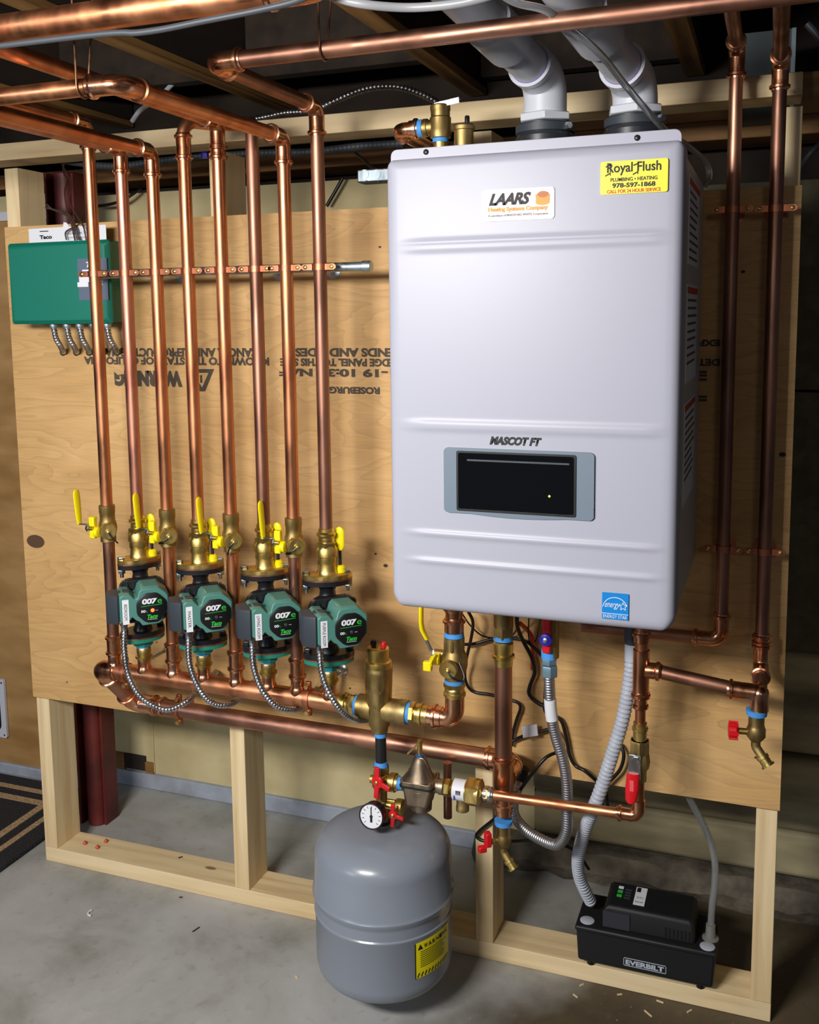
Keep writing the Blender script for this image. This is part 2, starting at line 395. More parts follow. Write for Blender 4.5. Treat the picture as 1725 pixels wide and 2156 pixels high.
# cat-flap style opening in the brown panel
c0 = at(-30, 1430, -0.37); c1 = at(20, 1552, -0.37); fx1, fz0, fz1 = c1.x, c1.z, at(5, 1428, -0.37).z
fl = thing('pet_door', 'white framed pet flap opening in the brown panel, cut off by the left edge', 'pet door', (fx1-0.09, 0.36, fz0))
w_, h_ = 0.18, fz1-fz0; o = V(fx1-0.09, 0.368, (fz0+fz1)/2)
outer, inner = rrect(w_, h_, 0.006, 5), rrect(w_-0.036, h_-0.040, 0.02, 5)
mb = MB(); A = []
for d, poly in ((0, outer), (0.008, outer), (0.008, inner), (0, inner)):
    A.append([o + X*u + Z*v_ - Y*d for u, v_ in poly])
mb.rings(A, cap=False); mb.build('frame', PVC, fl)
MB().prism(inner, o, X, Z, -Y, 0, 0.0015).build('opening', BLACK, fl)
for sx_ in (-1, 1):
    for sz_ in (-1, 1): MB().cyl(o+V(sx_*(w_/2-.008), -.008, sz_*(h_/2-.010)), o+V(sx_*(w_/2-.008), -.0095, sz_*(h_/2-.010)), .003, n=10).build('screw', BRASS, fl)

# sill, rim and joists
tag(MB().box((-2.2, 0.42, 1.722), (4.2, 0.56, 1.762)).build('sill_beam', OLDWOOD_X, bevel=.002), 'old brown sill plank running along the top of the back wall', 'beam')
tag(MB().box((-2.2, 0.40, 1.785), (1.2, 0.44, 1.83)).build('upper_sill_beam', OLDWOOD_X, bevel=.002), 'old brown nailer board just above the sill plank, left part of the back wall', 'beam')
tag(MB().box((1.2, 0.41, 1.762), (4.2, 0.44, 1.845)).build('ledger_board', OLDWOOD_X, bevel=.002), 'brown board behind the two vent pipes above the sill plank', 'beam')
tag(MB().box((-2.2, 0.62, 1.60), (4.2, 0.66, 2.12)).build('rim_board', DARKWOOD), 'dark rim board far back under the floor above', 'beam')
jl = ['ceiling joist at far left behind the thick copper pipe', 'ceiling joist passing above the left copper risers', 'ceiling joist crossing behind the long copper pipe, left of the vent pipes', 'ceiling joist right of the vent pipes', 'ceiling joist at far right behind the right copper pipes']
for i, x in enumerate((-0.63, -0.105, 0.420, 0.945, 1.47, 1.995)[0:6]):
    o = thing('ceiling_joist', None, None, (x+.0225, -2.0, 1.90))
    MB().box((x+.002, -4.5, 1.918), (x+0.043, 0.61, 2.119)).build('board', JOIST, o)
    MB().box((x, -4.5, 1.90), (x+0.045, 0.61, 1.918)).build('lit_bottom_edge', OLDWOOD, o, bevel=.002)  # added lighter strip, puts the light on the joist underside into colour
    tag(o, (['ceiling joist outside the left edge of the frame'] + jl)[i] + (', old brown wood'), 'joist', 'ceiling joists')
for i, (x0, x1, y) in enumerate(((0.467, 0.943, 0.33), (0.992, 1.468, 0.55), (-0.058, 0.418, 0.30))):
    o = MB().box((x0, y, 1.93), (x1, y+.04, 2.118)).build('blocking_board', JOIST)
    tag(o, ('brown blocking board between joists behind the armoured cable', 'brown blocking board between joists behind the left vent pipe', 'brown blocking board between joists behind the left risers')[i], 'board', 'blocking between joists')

# steel column, rug
mb = MB()
mb.box((-0.038, 0.190, 0.0), (-0.030, 0.262, 1.72)).box((-0.030, 0.222, 0.0), (0.030, 0.230, 1.72)).box((0.030, 0.205, 0.0), (0.038, 0.262, 1.72))
mb.lathe((0.004, 0.216, 0), Z, [(0, .026), (1.72, .026)], 20)
tag(mb.build('steel_column', REDSTEEL, bevel=.003), 'red oxide painted steel column behind the left bay of the wall frame', 'column')
rg = thing('striped_rug', 'black rug with two pairs of tan border stripes on the floor at left', 'rug', (-0.6, -0.3, 0))
MB().box((-1.7, -1.5, 0.0), (-0.068, 0.340, 0.012)).build('pile', RUGBLACK, rg, bevel=.004)
mb = MB()
for a, b in ((0.055, 0.073), (0.105, 0.128)):
    xe, ye = -0.068, 0.345
    mb.box((xe-b, -1.45, 0.0118), (xe-a, ye-a-0.0, 0.0135)); mb.box((-1.6, ye-b, 0.0118), (xe-a, ye-a, 0.0136))
mb.build('stripe', RUGTAN, rg)

# ------------------------------------------------------------------ wall frame of new pine
T, D0, D1, W = 0.038, 0.0125, 0.101, 1.7176
ZB, ZT = 0.4368, 1.5707
def lumber(name, lo, hi, m, label, g=None):
    o = MB().box(lo, hi).build(name, m, bevel=.0015); return tag(o, label, 'stud' if 'stud' in name else 'plate', g)
lumber('sole_plate', (0, D0, 0), (W, D1, T), PINE_X, 'pale pine bottom plate of the wall frame lying on the concrete floor')
G = 'upright studs under the plywood'
xs2, xs3 = at(498, 1864, -.0125).x, at(1001, 1700, -.0125).x
lumber('stud', (0, D0, T), (T, D1, 1.705), PINE_Z, 'leftmost full height pine stud beside the red column', G)
lumber('stud', (xs2-.004, D0, T), (xs2+T-.004, D1, 1.705), PINE_Z, 'pine stud between the red column and the grey tank', G)
lumber('stud', (xs3, D0, T), (xs3+T, D1, 1.705), PINE_Z, 'pine stud behind the grey tank and return pipe', G)
lumber('stud', (W-T, D0, T), (W, D1, 1.705), PINE_Z, 'rightmost pine stud beside the black condensate pump', G)
lumber('top_plate', (-1.2, D0, 1.724), (1.716, D1, 1.762), PINE_X, 'pale pine top plate running behind the vent pipes')
ply = thing('plywood_panel', 'large tan plywood backing sheet carrying all the pipework and the boiler', 'plywood', (W/2, 0, ZB))
PL = at(72, 1472, 0).x
MB().box((0.002, 0.0, ZB), (W+.003, 0.0118, ZT)).build('sheet', PLY, ply)
def stamp(body, px0, px1, py, hpx, flip=True, m=STAMP, bold=0.0):
    a, b = at(px0, py, 0.0006), at(px1, py, 0.0006); c = (a+b)/2; wd = (b-a).length; hh = abs(at((px0+px1)/2, py-hpx/2, 0).z-at((px0+px1)/2, py+hpx/2, 0).z)
    text(body, c, -X if flip else X, -Z if flip else Z, wd, hh, m, ply, bold=bold)
stamp('CANCER AND REPRODUCTIVE HARM', 196, 545, 742, 19, bold=.05)
stamp('KNOWN TO THE STATE OF CALIFORNIA', 177, 567, 760, 17, bold=.05)
stamp('EDGE PANEL TO THIS SIDE', 590, 830, 763, 17, bold=.05)
stamp('ENDS AND SIDES', 622, 830, 742, 19, bold=.05)
stamp('WARNING', 241, 384, 797, 34, bold=.08)
stamp('1-19 10:36 NAF', 588, 830, 785, 18, bold=.05)
stamp('ROSEBURG', 694, 800, 822, 15, bold=.05)
stamp('EXP', 1470, 1516, 722, 14, bold=.05)
stamp('DET', 1470, 1516, 763, 15, bold=.05)
for py in (783, 790, 799, 835, 842):
    a = at(1455, py, 0); b = at(1489, py, 0); MB().box((a.x, -.0009, a.z-.0022), (b.x, -.0003, a.z+.0022)).build('stamped_bar', STAMP, ply)
A = [at(*p, 0.0007) for p in ((393, 777), (451, 777), (432, 824), (421, 824))]
B_ = [at(*p, 0.0007) for p in ((407, 785), (439, 785), (426, 815), (425, 815))]
MB().rings([A, B_], cap=False).build('stamped_triangle', STAMP, ply)
a, b = at(421, 790, .0007), at(426, 806, .0007); MB().box((a.x, -.0008, b.z), (b.x, -.0006, a.z)).build('stamped_bar', STAMP, ply)
# football patch and knots are marks in the sheet
pp = at(75, 1140, 0.0005)
mb = MB(); mb.prism([(0.026*math.cos(t*PI/12), 0.016*math.sin(t*PI/12)) for t in range(24)], pp, X, Z, -Y, -.0004, .0003)
mb.build('knot', mat('dark_knot', (86, 62, 40), 0.7), ply)
KN = mat('small_dark_knot', (60, 44, 32), 0.7)
for px, py, r in ((812, 1191, .005), (791, 1166, .003), (737, 1449, .0025), (330, 1352, .002), (141, 1436, .002), (1592, 1595, .003), (1648, 957, .006), (1565, 572, .004), (800, 520, .003), (1360, 1546, .003)):
    MB().prism([(r*math.cos(t*PI/6), r*.7*math.sin(t*PI/6)) for t in range(12)], at(px, py, .0005), X, Z, -Y, -.0004, .0003).build('knot', KN, ply)

# ================================================================== the boiler
BX0, BW, BZ0, BH, BY = 1.1203, 0.4415, 0.894, 0.7003, -0.4285
BX1, BZ1 = BX0+BW, BZ0+BH
boiler = thing('wall_boiler', 'white wall-hung boiler with a grey framed black display window', 'boiler', (BX0+BW/2, 0, BZ0))
def bf(px, py): return at(px, py, -BY+0.0002)
# front cover: shallow pressed shell with rounded corners and pairs of pressed ridges
def cover():
    mb = MB(); r = 0.016; rt, rb = 0.014, 0.026
    def tt(n): return [0.5-0.5*math.cos(PI*i/n) for i in range(n+1)]
    us = [0, .002, .006, .012, .02, .03, .05] + [.05+.9*i/40 for i in range(1, 40)] + [.95, .97, .98, .988, .994, .998, 1]
    zs = sorted(set([0, .001, .003, .006, .010, .016, .024] + [i/260 for i in range(8, 256)] + [.985, .990, .994, .997, .999, 1]))
    creases = [(bf(1100, 503).z, 0.0026, 1), (bf(1100, 517).z, .0020, 1), (bf(1100, 896).z, .0022, 1), (bf(1100, 906).z, .0022, 1), (bf(1100, 1136).z, .0030, 1), (bf(1100, 1196).z, .0030, 1)]
    G = []
    for t in zs:
        z = BZ0 + t*BH; row = []
        dzt, dzb = BZ1-z, z-BZ0; ins = 0
        if dzt < rt: ins = rt - math.sqrt(max(0, rt*rt-(rt-dzt)**2))
        if dzb < rb: ins = rb - math.sqrt(max(0, rb*rb-(rb-dzb)**2))
        for u in us:
            x = BX0+ins + u*(BW-2*ins)
            e = min(x-BX0-ins*.99, BX1-x-ins*.99, dzt, dzb)
            y = BY
            if e < r: y = BY + r - math.sqrt(max(0, r*r-(r-max(e, 0))**2))
            uu = (x-BX0)/BW; fade = max(0, min(1, (uu-.03)/.12))*max(0, min(1, (.97-uu)/.06))
            fade = fade*fade*(3-2*fade)
            for cz, h, sg in creases:
                q = (z-cz)/0.0045
                if abs(q) < 3: y -= h*math.exp(-q*q)*fade
            bow = 0.0025*(1-(2*uu-1)**2); y -= bow
            row.append(mb.bm.verts.new((x, y, z)))
        G.append(row)
    for a, b in zip(G, G[1:]):
        for i in range(len(us)-1):
            mb.bm.faces.new((a[i], a[i+1], b[i+1], b[i]))
    # skirt
    loop = [r_[0] for r_ in G] + G[-1][1:] + [r_[-1] for r_ in G[::-1]][1:] + G[0][::-1][1:-1]
    back = [mb.bm.verts.new((v.co.x, -0.385, v.co.z)) for v in loop]
    n = len(loop)
    for i in range(n): mb.bm.faces.new((loop[i], back[i], back[(i+1) % n], loop[(i+1) % n]))
    mb.bm.faces.new(back)
    return mb
fc = cover().build('front_cover', ENAMEL, boiler)
MB().prism([(u, v_) for u, v_ in rrect(BW-.004, BH-.010, .018, 6)], V(BX0+BW/2, -.384, BZ0+BH/2), X, Z, Y, 0, .372).build('case', ENAMEL_SIDE, boiler)
MB().box((BX0+.06, -.0125, BZ0+.12), (BX1-.06, 0, BZ0+.20)).build('mounting_rail', GALV, boiler)
MB().box((BX0+.06, -.0125, BZ1-.16), (BX1-.06, 0, BZ1-.08)).build('mounting_rail', GALV, boiler)
tl, tr = at(814, 318, .405), at(1447, 280, .405)
o = V((tl.x+tr.x)/2, -.403, BZ1-.012)
fg = MB().prism([(u, v_) for u, v_ in rrect(BW-.008, .058, .010, 4)], o, X, Z, -Y, 0, .0022).build('top_flange', ENAMEL, boiler, bevel=.0008)
for px, py in ((897, 320), (1342, 290)):
    p = at(px, py, .406); MB().lathe((p.x, -.405, p.z), -Y, [(0, .0042), (.0012, .0042), (.0024, .0026)], 18).build('screw', BLACK, fg)
# side stickers
sm = mat('side_label_print', (90, 84, 76), 0.7)
for z0, z1, y0, y1, m in ((1.43, 1.56, -.32, -.12, WHITE), (1.25, 1.40, -.32, -.12, WHITE), (1.06, 1.22, -.32, -.12, WHITE)):
    lb = MB().box((BX1-.0025, y0, z0), (BX1-.0012, y1, z1)).build('side_label', m, boiler)
    MB().box((BX1-.0012, y0, z1-.014), (BX1-.0009, y1, z1-.004)).build('red_stripe', REDINK, lb)
    mb = MB()
    for k in range(9):
        zz = z1-.026-k*.012
        if zz < z0+.008: break
        mb.box((BX1-.0012, y0+.012, zz), (BX1-.0009, y1-.012-random.uniform(0, .06), zz+.004))
    mb.build('printed_lines', sm, lb)
YB = BY-.0028      # cover surface incl. the slight bow
def face_label(px0, px1, py0, py1, m, name='label', r=.003, thick=.0008, parent=None, y=YB):
    cx, cy = (px0+px1)/2, (py0+py1)/2; c = at(cx, cy, -y)
    a, b = at(px0, cy, -y), at(px1, cy, -y); t, bb = at(cx, py0, -y), at(cx, py1, -y)
    w_, h_ = b.x-a.x, t.z-bb.z; c = V((a.x+b.x)/2, y, (t.z+bb.z)/2)
    o = MB().prism(rrect(w_, h_, r, 5), V(c.x, y+.0025, c.z), X, Z, -Y, 0, .0025+thick).build(name, m, parent or boiler)
    return o, c, w_, h_
# maker badge
bd, c, w_, h_ = face_label(1016, 1168, 397, 464, WHITE2, 'badge', r=.005, thick=.0012)
cc = V(c.x, YB-.0014, c.z)
text('LAARS', cc+V(-.012, 0, .0085), X, Z, .063, .0175, INK, bd, shear=.35, bold=.045, spacing=.92)
text('Heating Systems Company', cc+V(.0, 0, -.0065), X, Z, .089, .0080, ORANGE, bd, bold=.05)
text('A subsidiary of BRADFORD WHITE Corporation', cc+V(0, 0, -.0150), X, Z, .089, .0040, INK, bd)
mb = MB()
for k in range(4):
    mb.prism([(.0102*math.cos(t*PI/10), .0042*math.sin(t*PI/10)) for t in range(20)], cc+V(.0365, .0002-.00012*k, .0015+k*.0032), X, Z, -Y, 0, .0006)
mb.build('coil_logo', ORANGE, bd)
MB().prism([(.0080*math.cos(t*PI/10), .0046*math.sin(t*PI/10)) for t in range(20)], cc+V(.0372, -.0006, .0125), X, Z, -Y, 0, .0004).build('coil_logo', ORANGE2, bd)
# yellow service sticker
ys, c, w_, h_ = face_label(1265, 1407, 337, 407, YLABEL, 'service_sticker', r=.003)
cc = V(c.x, YB-.0010, c.z)
text('Royal Flush', cc+V(0, 0, .0115), X, Z, .0740, .0175, INK, ys, bold=.018)
mb = MB()      # blackletter strokes on the capitals
for x, z in ((-.0335, .0115), (.0045, .0115)):
    mb.obox(cc+V(x-.002, -.0004, z+.0050), V(.0034, 0, .0012), V(0, .0002, 0), V(-.0003, 0, .0008))
    mb.obox(cc+V(x-.003, -.0004, z-.0070), V(.0030, 0, .0016), V(0, .0002, 0), V(-.0003, 0, .0007))
    mb.obox(cc+V(x+.0008, -.0004, z), V(.0005, 0, 0), V(0, .0002, 0), V(0, 0, .0082))
mb.build('lettering_flourish', INK, ys)
text('PLUMBING • HEATING', cc+V(0, 0, -.0028), X, Z, .0640, .0052, INK, ys, bold=.02)
text('978-597-1868', cc+V(0, 0, -.0108), X, Z, .0590, .0068, INK, ys, bold=.035)
text('CALL FOR 24 HOUR SERVICE', cc+V(0, 0, -.0188), X, Z, .0735, .0050, REDINK, ys, bold=.02)
# blue star rating label
es, c, w_, h_ = face_label(1268, 1324, 1249, 1304, SKYBLUE, 'rating_label', r=.0006)
cc = V(c.x, YB-.0011, c.z); q = w_
text('ENERGY STAR', cc+V(0, 0, -.40*q), X, Z, .90*q, .13*q, WHITE, es)
text('energy', cc+V(-.10*q, 0, .0*q), X, Z, .58*q, .24*q, WHITE, es, shear=.5)
mb = MB(); mb.box((cc.x-.5*q, cc.y-.0004, cc.z-.30*q), (cc.x+.5*q, cc.y, cc.z-.28*q))
ringpoly(mb, cc+V(0, 0, -.12*q), X, Z, .46*q, .485*q, 24, .12*PI, .95*PI)
sp = cc+V(.30*q, 0, .02*q); sr = .17*q
pts = [sp+X*(math.sin(k*PI/5)*(sr if k % 2 == 0 else sr*.42))+Z*(math.cos(k*PI/5)*(sr if k % 2 == 0 else sr*.42)) for k in range(10)]
for i in range(10):
    a, b = pts[i], pts[(i+1) % 10]; d = (b-a)/2; nn = V(-d.z, 0, d.x).normalized()*(.010*q)
    mb.obox((a+b)/2, d, V(0, .0003, 0), nn)
mb.build('star_emblem', WHITE, es)
# model name
p0, p1 = at(1031, 928, -YB), at(1141, 930, -YB); c = (p0+p1)/2
text('MASCOT FT', V(c.x, YB-.0002, c.z), X, Z, p1.x-p0.x, .0130, INK, boiler, shear=.3, bold=.06)
# display
dz, c, w_, h_ = face_label(936, 1252, 947, 1087, BEZEL, 'display_frame', r=.007, thick=.003)
mb = MB(); n = 30; top = []; 
poly = [(-w_/2+w_*i/n, -h_/2+.004-.0075*math.sin(PI*i/n)) for i in range(n+1)] + [(w_/2, -h_/2+.02), (-w_/2, -h_/2+.02)]
mb.prism(poly, V(c.x, YB+.0025, c.z), X, Z, -Y, 0, .0054).build('lower_lip', BEZEL, dz)
sw, sh = .1755, .0860; sc_ = V((at(967, 1020, -YB).x+at(1210, 1020, -YB).x)/2, 0, (at(1090, 957, -YB).z+at(1090, 1077, -YB).z)/2)
sw = at(1210, 1020, -YB).x-at(967, 1020, -YB).x; sh = at(1090, 957, -YB).z-at(1090, 1077, -YB).z
gl = MB().prism(rrect(sw, sh, .003, 3), V(sc_.x, YB-.0028, sc_.z), X, Z, -Y, 0, .0012).build('display_window', GLASS, dz)
R = [[V(sc_.x, y, sc_.z)+X*u+Z*v_ for u, v_ in rrect(a, b, .003, 3)] for a, b, y in ((sw+.006, sh+.006, YB-.003), (sw+.006, sh+.006, YB-.0046), (sw, sh, YB-.0046), (sw, sh, YB-.0038))]
MB().rings(R, cap=False).build('window_rim', BLACK, dz)
MB().box((sc_.x-sw*.42, YB-.0046, sc_.z+sh*.36), (sc_.x+sw*.46, YB-.0040, sc_.z+sh*.39)).build('display_slot', DGREY, gl)
p = at(1157, 1045, -YB+.004); MB().lathe((p.x, YB-.0038, p.z), -Y, [(0, .0016), (.0010, .0014)], 12).build('indicator_light', LEDG, gl)

# ------------------------------------------------------------------ vent collars and PVC vent pipes
for k, (px, lab, ang) in enumerate(((1148, 'left', 0), (1337, 'right', 0))):
    c = at(px, 262, .20); x, y = c.x, c.y; r0 = .0305
    t = thing('vent_coupling', f'{"left" if k == 0 else "right"} black rubber vent coupling on top of the white boiler', 'coupling', (x, y, BZ1), 0, 'rubber couplings under the vent pipes')
    z0 = BZ1
    MB().lathe((x, y, z0), Z, [(0, .040), (.004, .043), (.030, .043), (.034, .0475), (.052, .0475), (.056, .0455), (.0735, .0455), (.0760, .042)], 40).build('sleeve', RUBBER, t)
    for zz in (.040, .0585):
        bandc = MB().lathe((x, y, z0+zz), Z, [(0, .0475), (.0005, .0485), (.0125, .0485), (.013, .0475)], 40).build('band_clamp', DGREY if zz > .05 else RUBBER, t)
        if zz > .05:
            q = V(x+.043*math.cos(-.6), y+.043*math.sin(-.6), z0+zz+.006)
            MB().hexn(q, V(.8, -.6, 0), .016, .006).build('clamp_screw', STEEL, bandc)
    # hexagonal white bushing
    MB().hexn((x, y, z0+.0765), Z, .014, .0455, .2).build('reducer_bushing', PVC, t, bevel=.001)
    zt = 1.7406 if k == 0 else 1.7221
    p = thing('vent_pipe', ('left white vent pipe with purple primer stains, beside the brass relief valve' if k == 0 else 'right white vent pipe with purple primer stains, clear tube in front'), 'pipe', (x, y, z0+.09), 0, 'white vent pipes')
    E0 = V(x, y, zt); tgt = at(1072, 92, .345) if k == 0 else at(1244, 50, .40); dv = (tgt-E0).normalized()
    MB().cyl((x, y, z0+.088), (x, y, zt-.055), r0, n=32).build('pipe', PVC, p)
    el = MB().path(fillet([(x, y, zt-.062), E0, E0+dv*.068], .052, 10), .0355, 32).build('elbow', PVC, p)
    for q, d in ((V(x, y, zt-.063), Z), (E0+dv*.069, -dv)):
        MB().lathe(q-Vector(d)*.0012, d, [(0, .0305), (0, .0314), (.002, .0314), (.002, .0305)], 32).build('primer_ring', PURPLE, el)
        MB().lathe(q, d, [(0, .0308), (0, .0368), (.010, .0368), (.010, .0355)], 32).build('hub', PVC, el)
    L0 = (tgt-E0).length*(1.0 if k == 0 else .80)
    MB().cyl(E0+dv*.060, E0+dv*(L0+.02), r0, n=32).build('pipe', PVC, p)
    cp = MB().lathe(E0+dv*L0, dv, [(0, .0308), (0, .0368), (.004, .0372), (.075, .0372), (.079, .0368), (.079, .0308)], 32).build('coupling', PVC, p)
    MB().lathe(E0+dv*(L0-.003), dv, [(0, .0305), (0, .0314), (.003, .0314), (.003, .0305)], 32).build('primer_ring', PURPLE, cp)
    MB().cyl(E0+dv*(L0+.07), E0+dv*.78, r0, n=32).build('pipe', PVC, p)

# ------------------------------------------------------------------ brass on the boiler top
t = thing('relief_valve', 'cast brass relief valve with a zinc lever above the boiler top left', 'valve', at(928, 310, .20))
c = at(928, 300, .20); zc = at(928, 262, .20).z
x, y = c.x, c.y
MB().lathe((x, y, BZ1-.005), Z, [(0, .0125), (zc-BZ1-.020, .0125)], 24).build('inlet_nipple', BRASS, t)
MB().lathe((x, y, zc-.030), Z, [(0, .0128), (0, .0138), (.0065, .0138), (.0065, .0128)], 24).build('thread_tape', BLUE, t)
MB().lathe((x, y, zc-.0235), Z, [(0, .013), (.001, .0180), (.010, .0195), (.014, .0185), (.034, .0185), (.036, .0165), (.045, .0165), (.047, .0175), (.054, .0175), (.056, .015)], 32).build('body', BRASS_CAST, t)
MB().lathe((x-.010, y, zc-.004), -X, [(0, .0125), (.012, .0135), (.013, .0155), (.020, .0155), (.021, .0120)], 24).build('outlet', BRASS_CAST, t)
lv = MB(); zl = zc+.037; lv.obox((x+.014, y-.003, zl), V(.022, 0, .003), V(0, .006, 0), V(-.0002, 0, .0008))
lv.obox((x+.014, y-.0085, zl-.004), V(.022, 0, .003), V(0, .0006, 0), V(-.0004, 0, .0045))
lv.build('lever', STEEL, t); MB().cyl((x, y, zl-.014), (x, y, zl+.001), .004).build('stem', BRASS, t)
e = thing('discharge_pipe', 'bright copper elbow and discharge pipe left of the brass relief valve', 'pipe', (x-.05, y, zc-.004))
xe = at(836, 285, .20).x
MB().path(fillet([(x-.030, y, zc-.004), (xe, y, zc-.004), (xe, -.03, zc-.008)], .020, 8), .0125, 24).build('elbow', COPPER_FIT, e)
MB().lathe((x-.031, y, zc-.004), -X, [(0, .0125), (0, .0150), (.008, .0150), (.008, .0125)], 24).build('thread_tape', BLUE, e)
mb = MB(); sleeve(mb, (x-.038, y, zc-.004), -X, .0125, .018); mb.build('socket', COPPER_FIT, e)
mb = MB(); sleeve(mb, (xe, y+.040, zc-.005), -Y, .0125, .018); mb.build('socket', COPPER_FIT, e)
t = thing('air_vent', 'squat brass air vent with a black cap beside the relief valve', 'air vent', at(977, 300, .20))
c = at(977, 300, .22); x, y = c.x, c.y; zt = at(977, 270, .22).z
MB().lathe((x, y, BZ1-.004), Z, [(0, .0165), (zt-BZ1, .0165), (zt-BZ1+.001, .0190), (zt-BZ1+.007, .0190), (zt-BZ1+.010, .0165)], 28).build('body', BRASS_CAST, t)
MB().lathe((x+.006, y, zt+.006), Z, [(0, .0025), (.003, .0025), (.003, .0042), (.012, .0042), (.014, .003)], 16).build('cap', BLACK, t)

# ================================================================== copper risers
DR, RR = 0.17, 0.0125
XR = [.3803, .4560, .5285, .6020, .6780, .7520, .8170, .8870]
def zz(px, py, d=DR): return at(px, py, d).z
ZPT, ZPB = .9640, .8935            # purge valve sockets
ZF, ZG = .8555, .6972              # pump flange planes
ZM = .6065                         # manifold axis
def run(name, label, pts, r, R, m=COPPER, group=None, cat='pipe', elbows=(), sleeves=(), fitm=None):
    t = thing(name, label, cat, pts[0], 0, group)
    MB().path(fillet(pts, R, 8), r, 24).build('pipe', m, t)
    for i in elbows:
        a, b, c = map(Vector, pts[i-1:i+2]); u, v_ = (a-b).normalized(), (c-b).normalized(); L = R+.014
        mb = MB(); mb.path(fillet([b+u*L, b, b+v_*L], R, 10), r+.0020, 24)
        e = mb.build('elbow', fitm or COPPER_FIT, t)
        for q in (u, v_):
            mb = MB(); sleeve(mb, b+q*(L+.012), -q, r, .016); mb.build('socket', fitm or COPPER_FIT, e)
    for p, d, L in sleeves:
        p, d = Vector(p), Vector(d); mb = MB(); sleeve(mb, p, d, r, L/2+.0015); c = mb.build('coupling', fitm or COPPER_FIT, t)
        mb = MB(); sleeve(mb, p+d*L, -d, r, L/2+.0015); mb.build('coupling', fitm or COPPER_FIT, t)
    return t
gr = 'vertical copper risers of the heating zones'
y = -DR
tops = [1.7465, 1.694, 1.683, 1.735, 1.7265, 1.7235, 1.689, 1.7375]
zend = [ZPT, .948]*4
RB = .026
P = []
x = XR
P.append(([(x[0], y, zend[0]), (x[0], y, tops[0]), (x[0], -.75, tops[0])], (1,)))
P.append(([(x[1], y, zend[1]), (x[1], y, tops[1]), (x[1], -.60, tops[1])], (1,)))
P.append(([(x[2], y, zend[2]), (x[2], y, tops[2]), (x[2], -.62, tops[2])], (1,)))
P.append(([(x[3], y, zend[3]), (x[3], y, tops[3]), (x[3]+.035, y+.055, tops[3]), (x[5]-.034, y+.055, tops[3]-.008)], ()))
P.append(([(x[4], y, zend[4]), (x[4], y, tops[4]), (x[4], -.90, tops[4]+.004)], (1,)))
P.append(([(x[5], y, zend[5]), (x[5], y, tops[5]), (x[5]-.030, y+.050, tops[5]), (x[5]-.036, y+.055, tops[5])], ()))
P.append(([(x[6], y, zend[6]), (x[6], y, tops[6]), (x[6], -.662, tops[6]-.004), (-.25, -.662, tops[6]-.004)], (1, 2)))
P.append(([(x[7], y, zend[7]), (x[7], y, tops[7]), (x[7], -.530, tops[7]-.002), (2.3, -.530, tops[7]+.002)], (1, 2)))
ml = [COPPER, COPPER_PINK, COPPER, COPPER, COPPER, COPPER_BROWN, COPPER, COPPER_BROWN]
lab = ['copper riser passing over the grey label of the green cabinet, leftmost of the eight',
       'pinkish copper riser rising from the leftmost pump, second from the left',
       'copper riser third from the left with a low elbow and a run towards the viewer',
       'copper riser rising from the second pump with a coupling near its top',
       'copper riser fifth from the left with a long pipe run above the others',
       'brown tarnished copper riser rising from the third pump',
       'copper riser seventh from the left whose run bends twice and leaves at left',
       'brown tarnished copper riser feeding the long pipe that crosses above the boiler']
for i in range(8):
    z3 = tops[3]
    sl = [((x[3], y, 1.660), Z, .052)] if i == 3 else ([((x[4], y, 1.655), Z, .030)] if i == 4 else ([((x[7], y, 1.690), Z, .020)] if 0 else ()))
    run('copper_riser', lab[i], P[i][0], RR, RB, ml[i], gr, 'pipe', P[i][1], sl)
# lower halves below the purge valves
gl_ = 'short copper pipes between the purge valves and the manifold'
for k, i in enumerate((0, 2, 4, 6)):
    run('copper_pipe', ['short copper pipe from the leftmost purge valve down to the manifold', 'short copper pipe between the first and second pumps', 'short copper pipe between the second and third pumps', 'short copper pipe between the third and fourth pumps'][k],
        [(x[i], y, .642), (x[i], y, ZPB)], RR, RB, COPPER_BROWN if k in (0, 3) else COPPER, gl_, 'pipe', (), [((x[i], y, .6885), -Z, .046)])
# ------------------------------------------------------------------ manifold
RM_ = .0178; XL, XE = .340, at(704, 1478, DR).x
mn = thing('copper_manifold', 'thick horizontal copper manifold with eight upward branches under the pumps', 'manifold', (.62, y, ZM))
DLP, ZLP = .052, .486
MB().path([(XE+.01, y, ZM-.0015), (XL+.03, y, ZM+.002)], RM_, 28).build('header', COPPER, mn)
for i in range(8):
    top = .645 if i % 2 == 0 else .642
    MB().lathe((x[i], y, ZM+.004), Z, [(0, .0165), (.0125, .0165), (.0150, .0150), (.0195, .0137), (top-ZM-.004, .0137)], 24).build('branch', COPPER_FIT, mn)
p0, p1, p2 = V(XL+.045, y, ZM+.002), V(XL, y, ZM+.002), V(XL, -DLP, ZLP)
u = (p2-p1).normalized()
MB().path(fillet([p0, p1, p1+u*.045], .032, 10), RM_+.0022, 28).build('elbow', COPPER_FIT, mn)
for q, d in ((p0+X*.002, -X), (p1+u*.048, -u)):
    mb = MB(); sleeve(mb, q, d, RM_, .020); mb.build('socket', COPPER_FIT, mn)
MB().cyl(p1+u*.03, p2-u*.03, RM_, n=28).build('offset_pipe', COPPER_BROWN, mn)
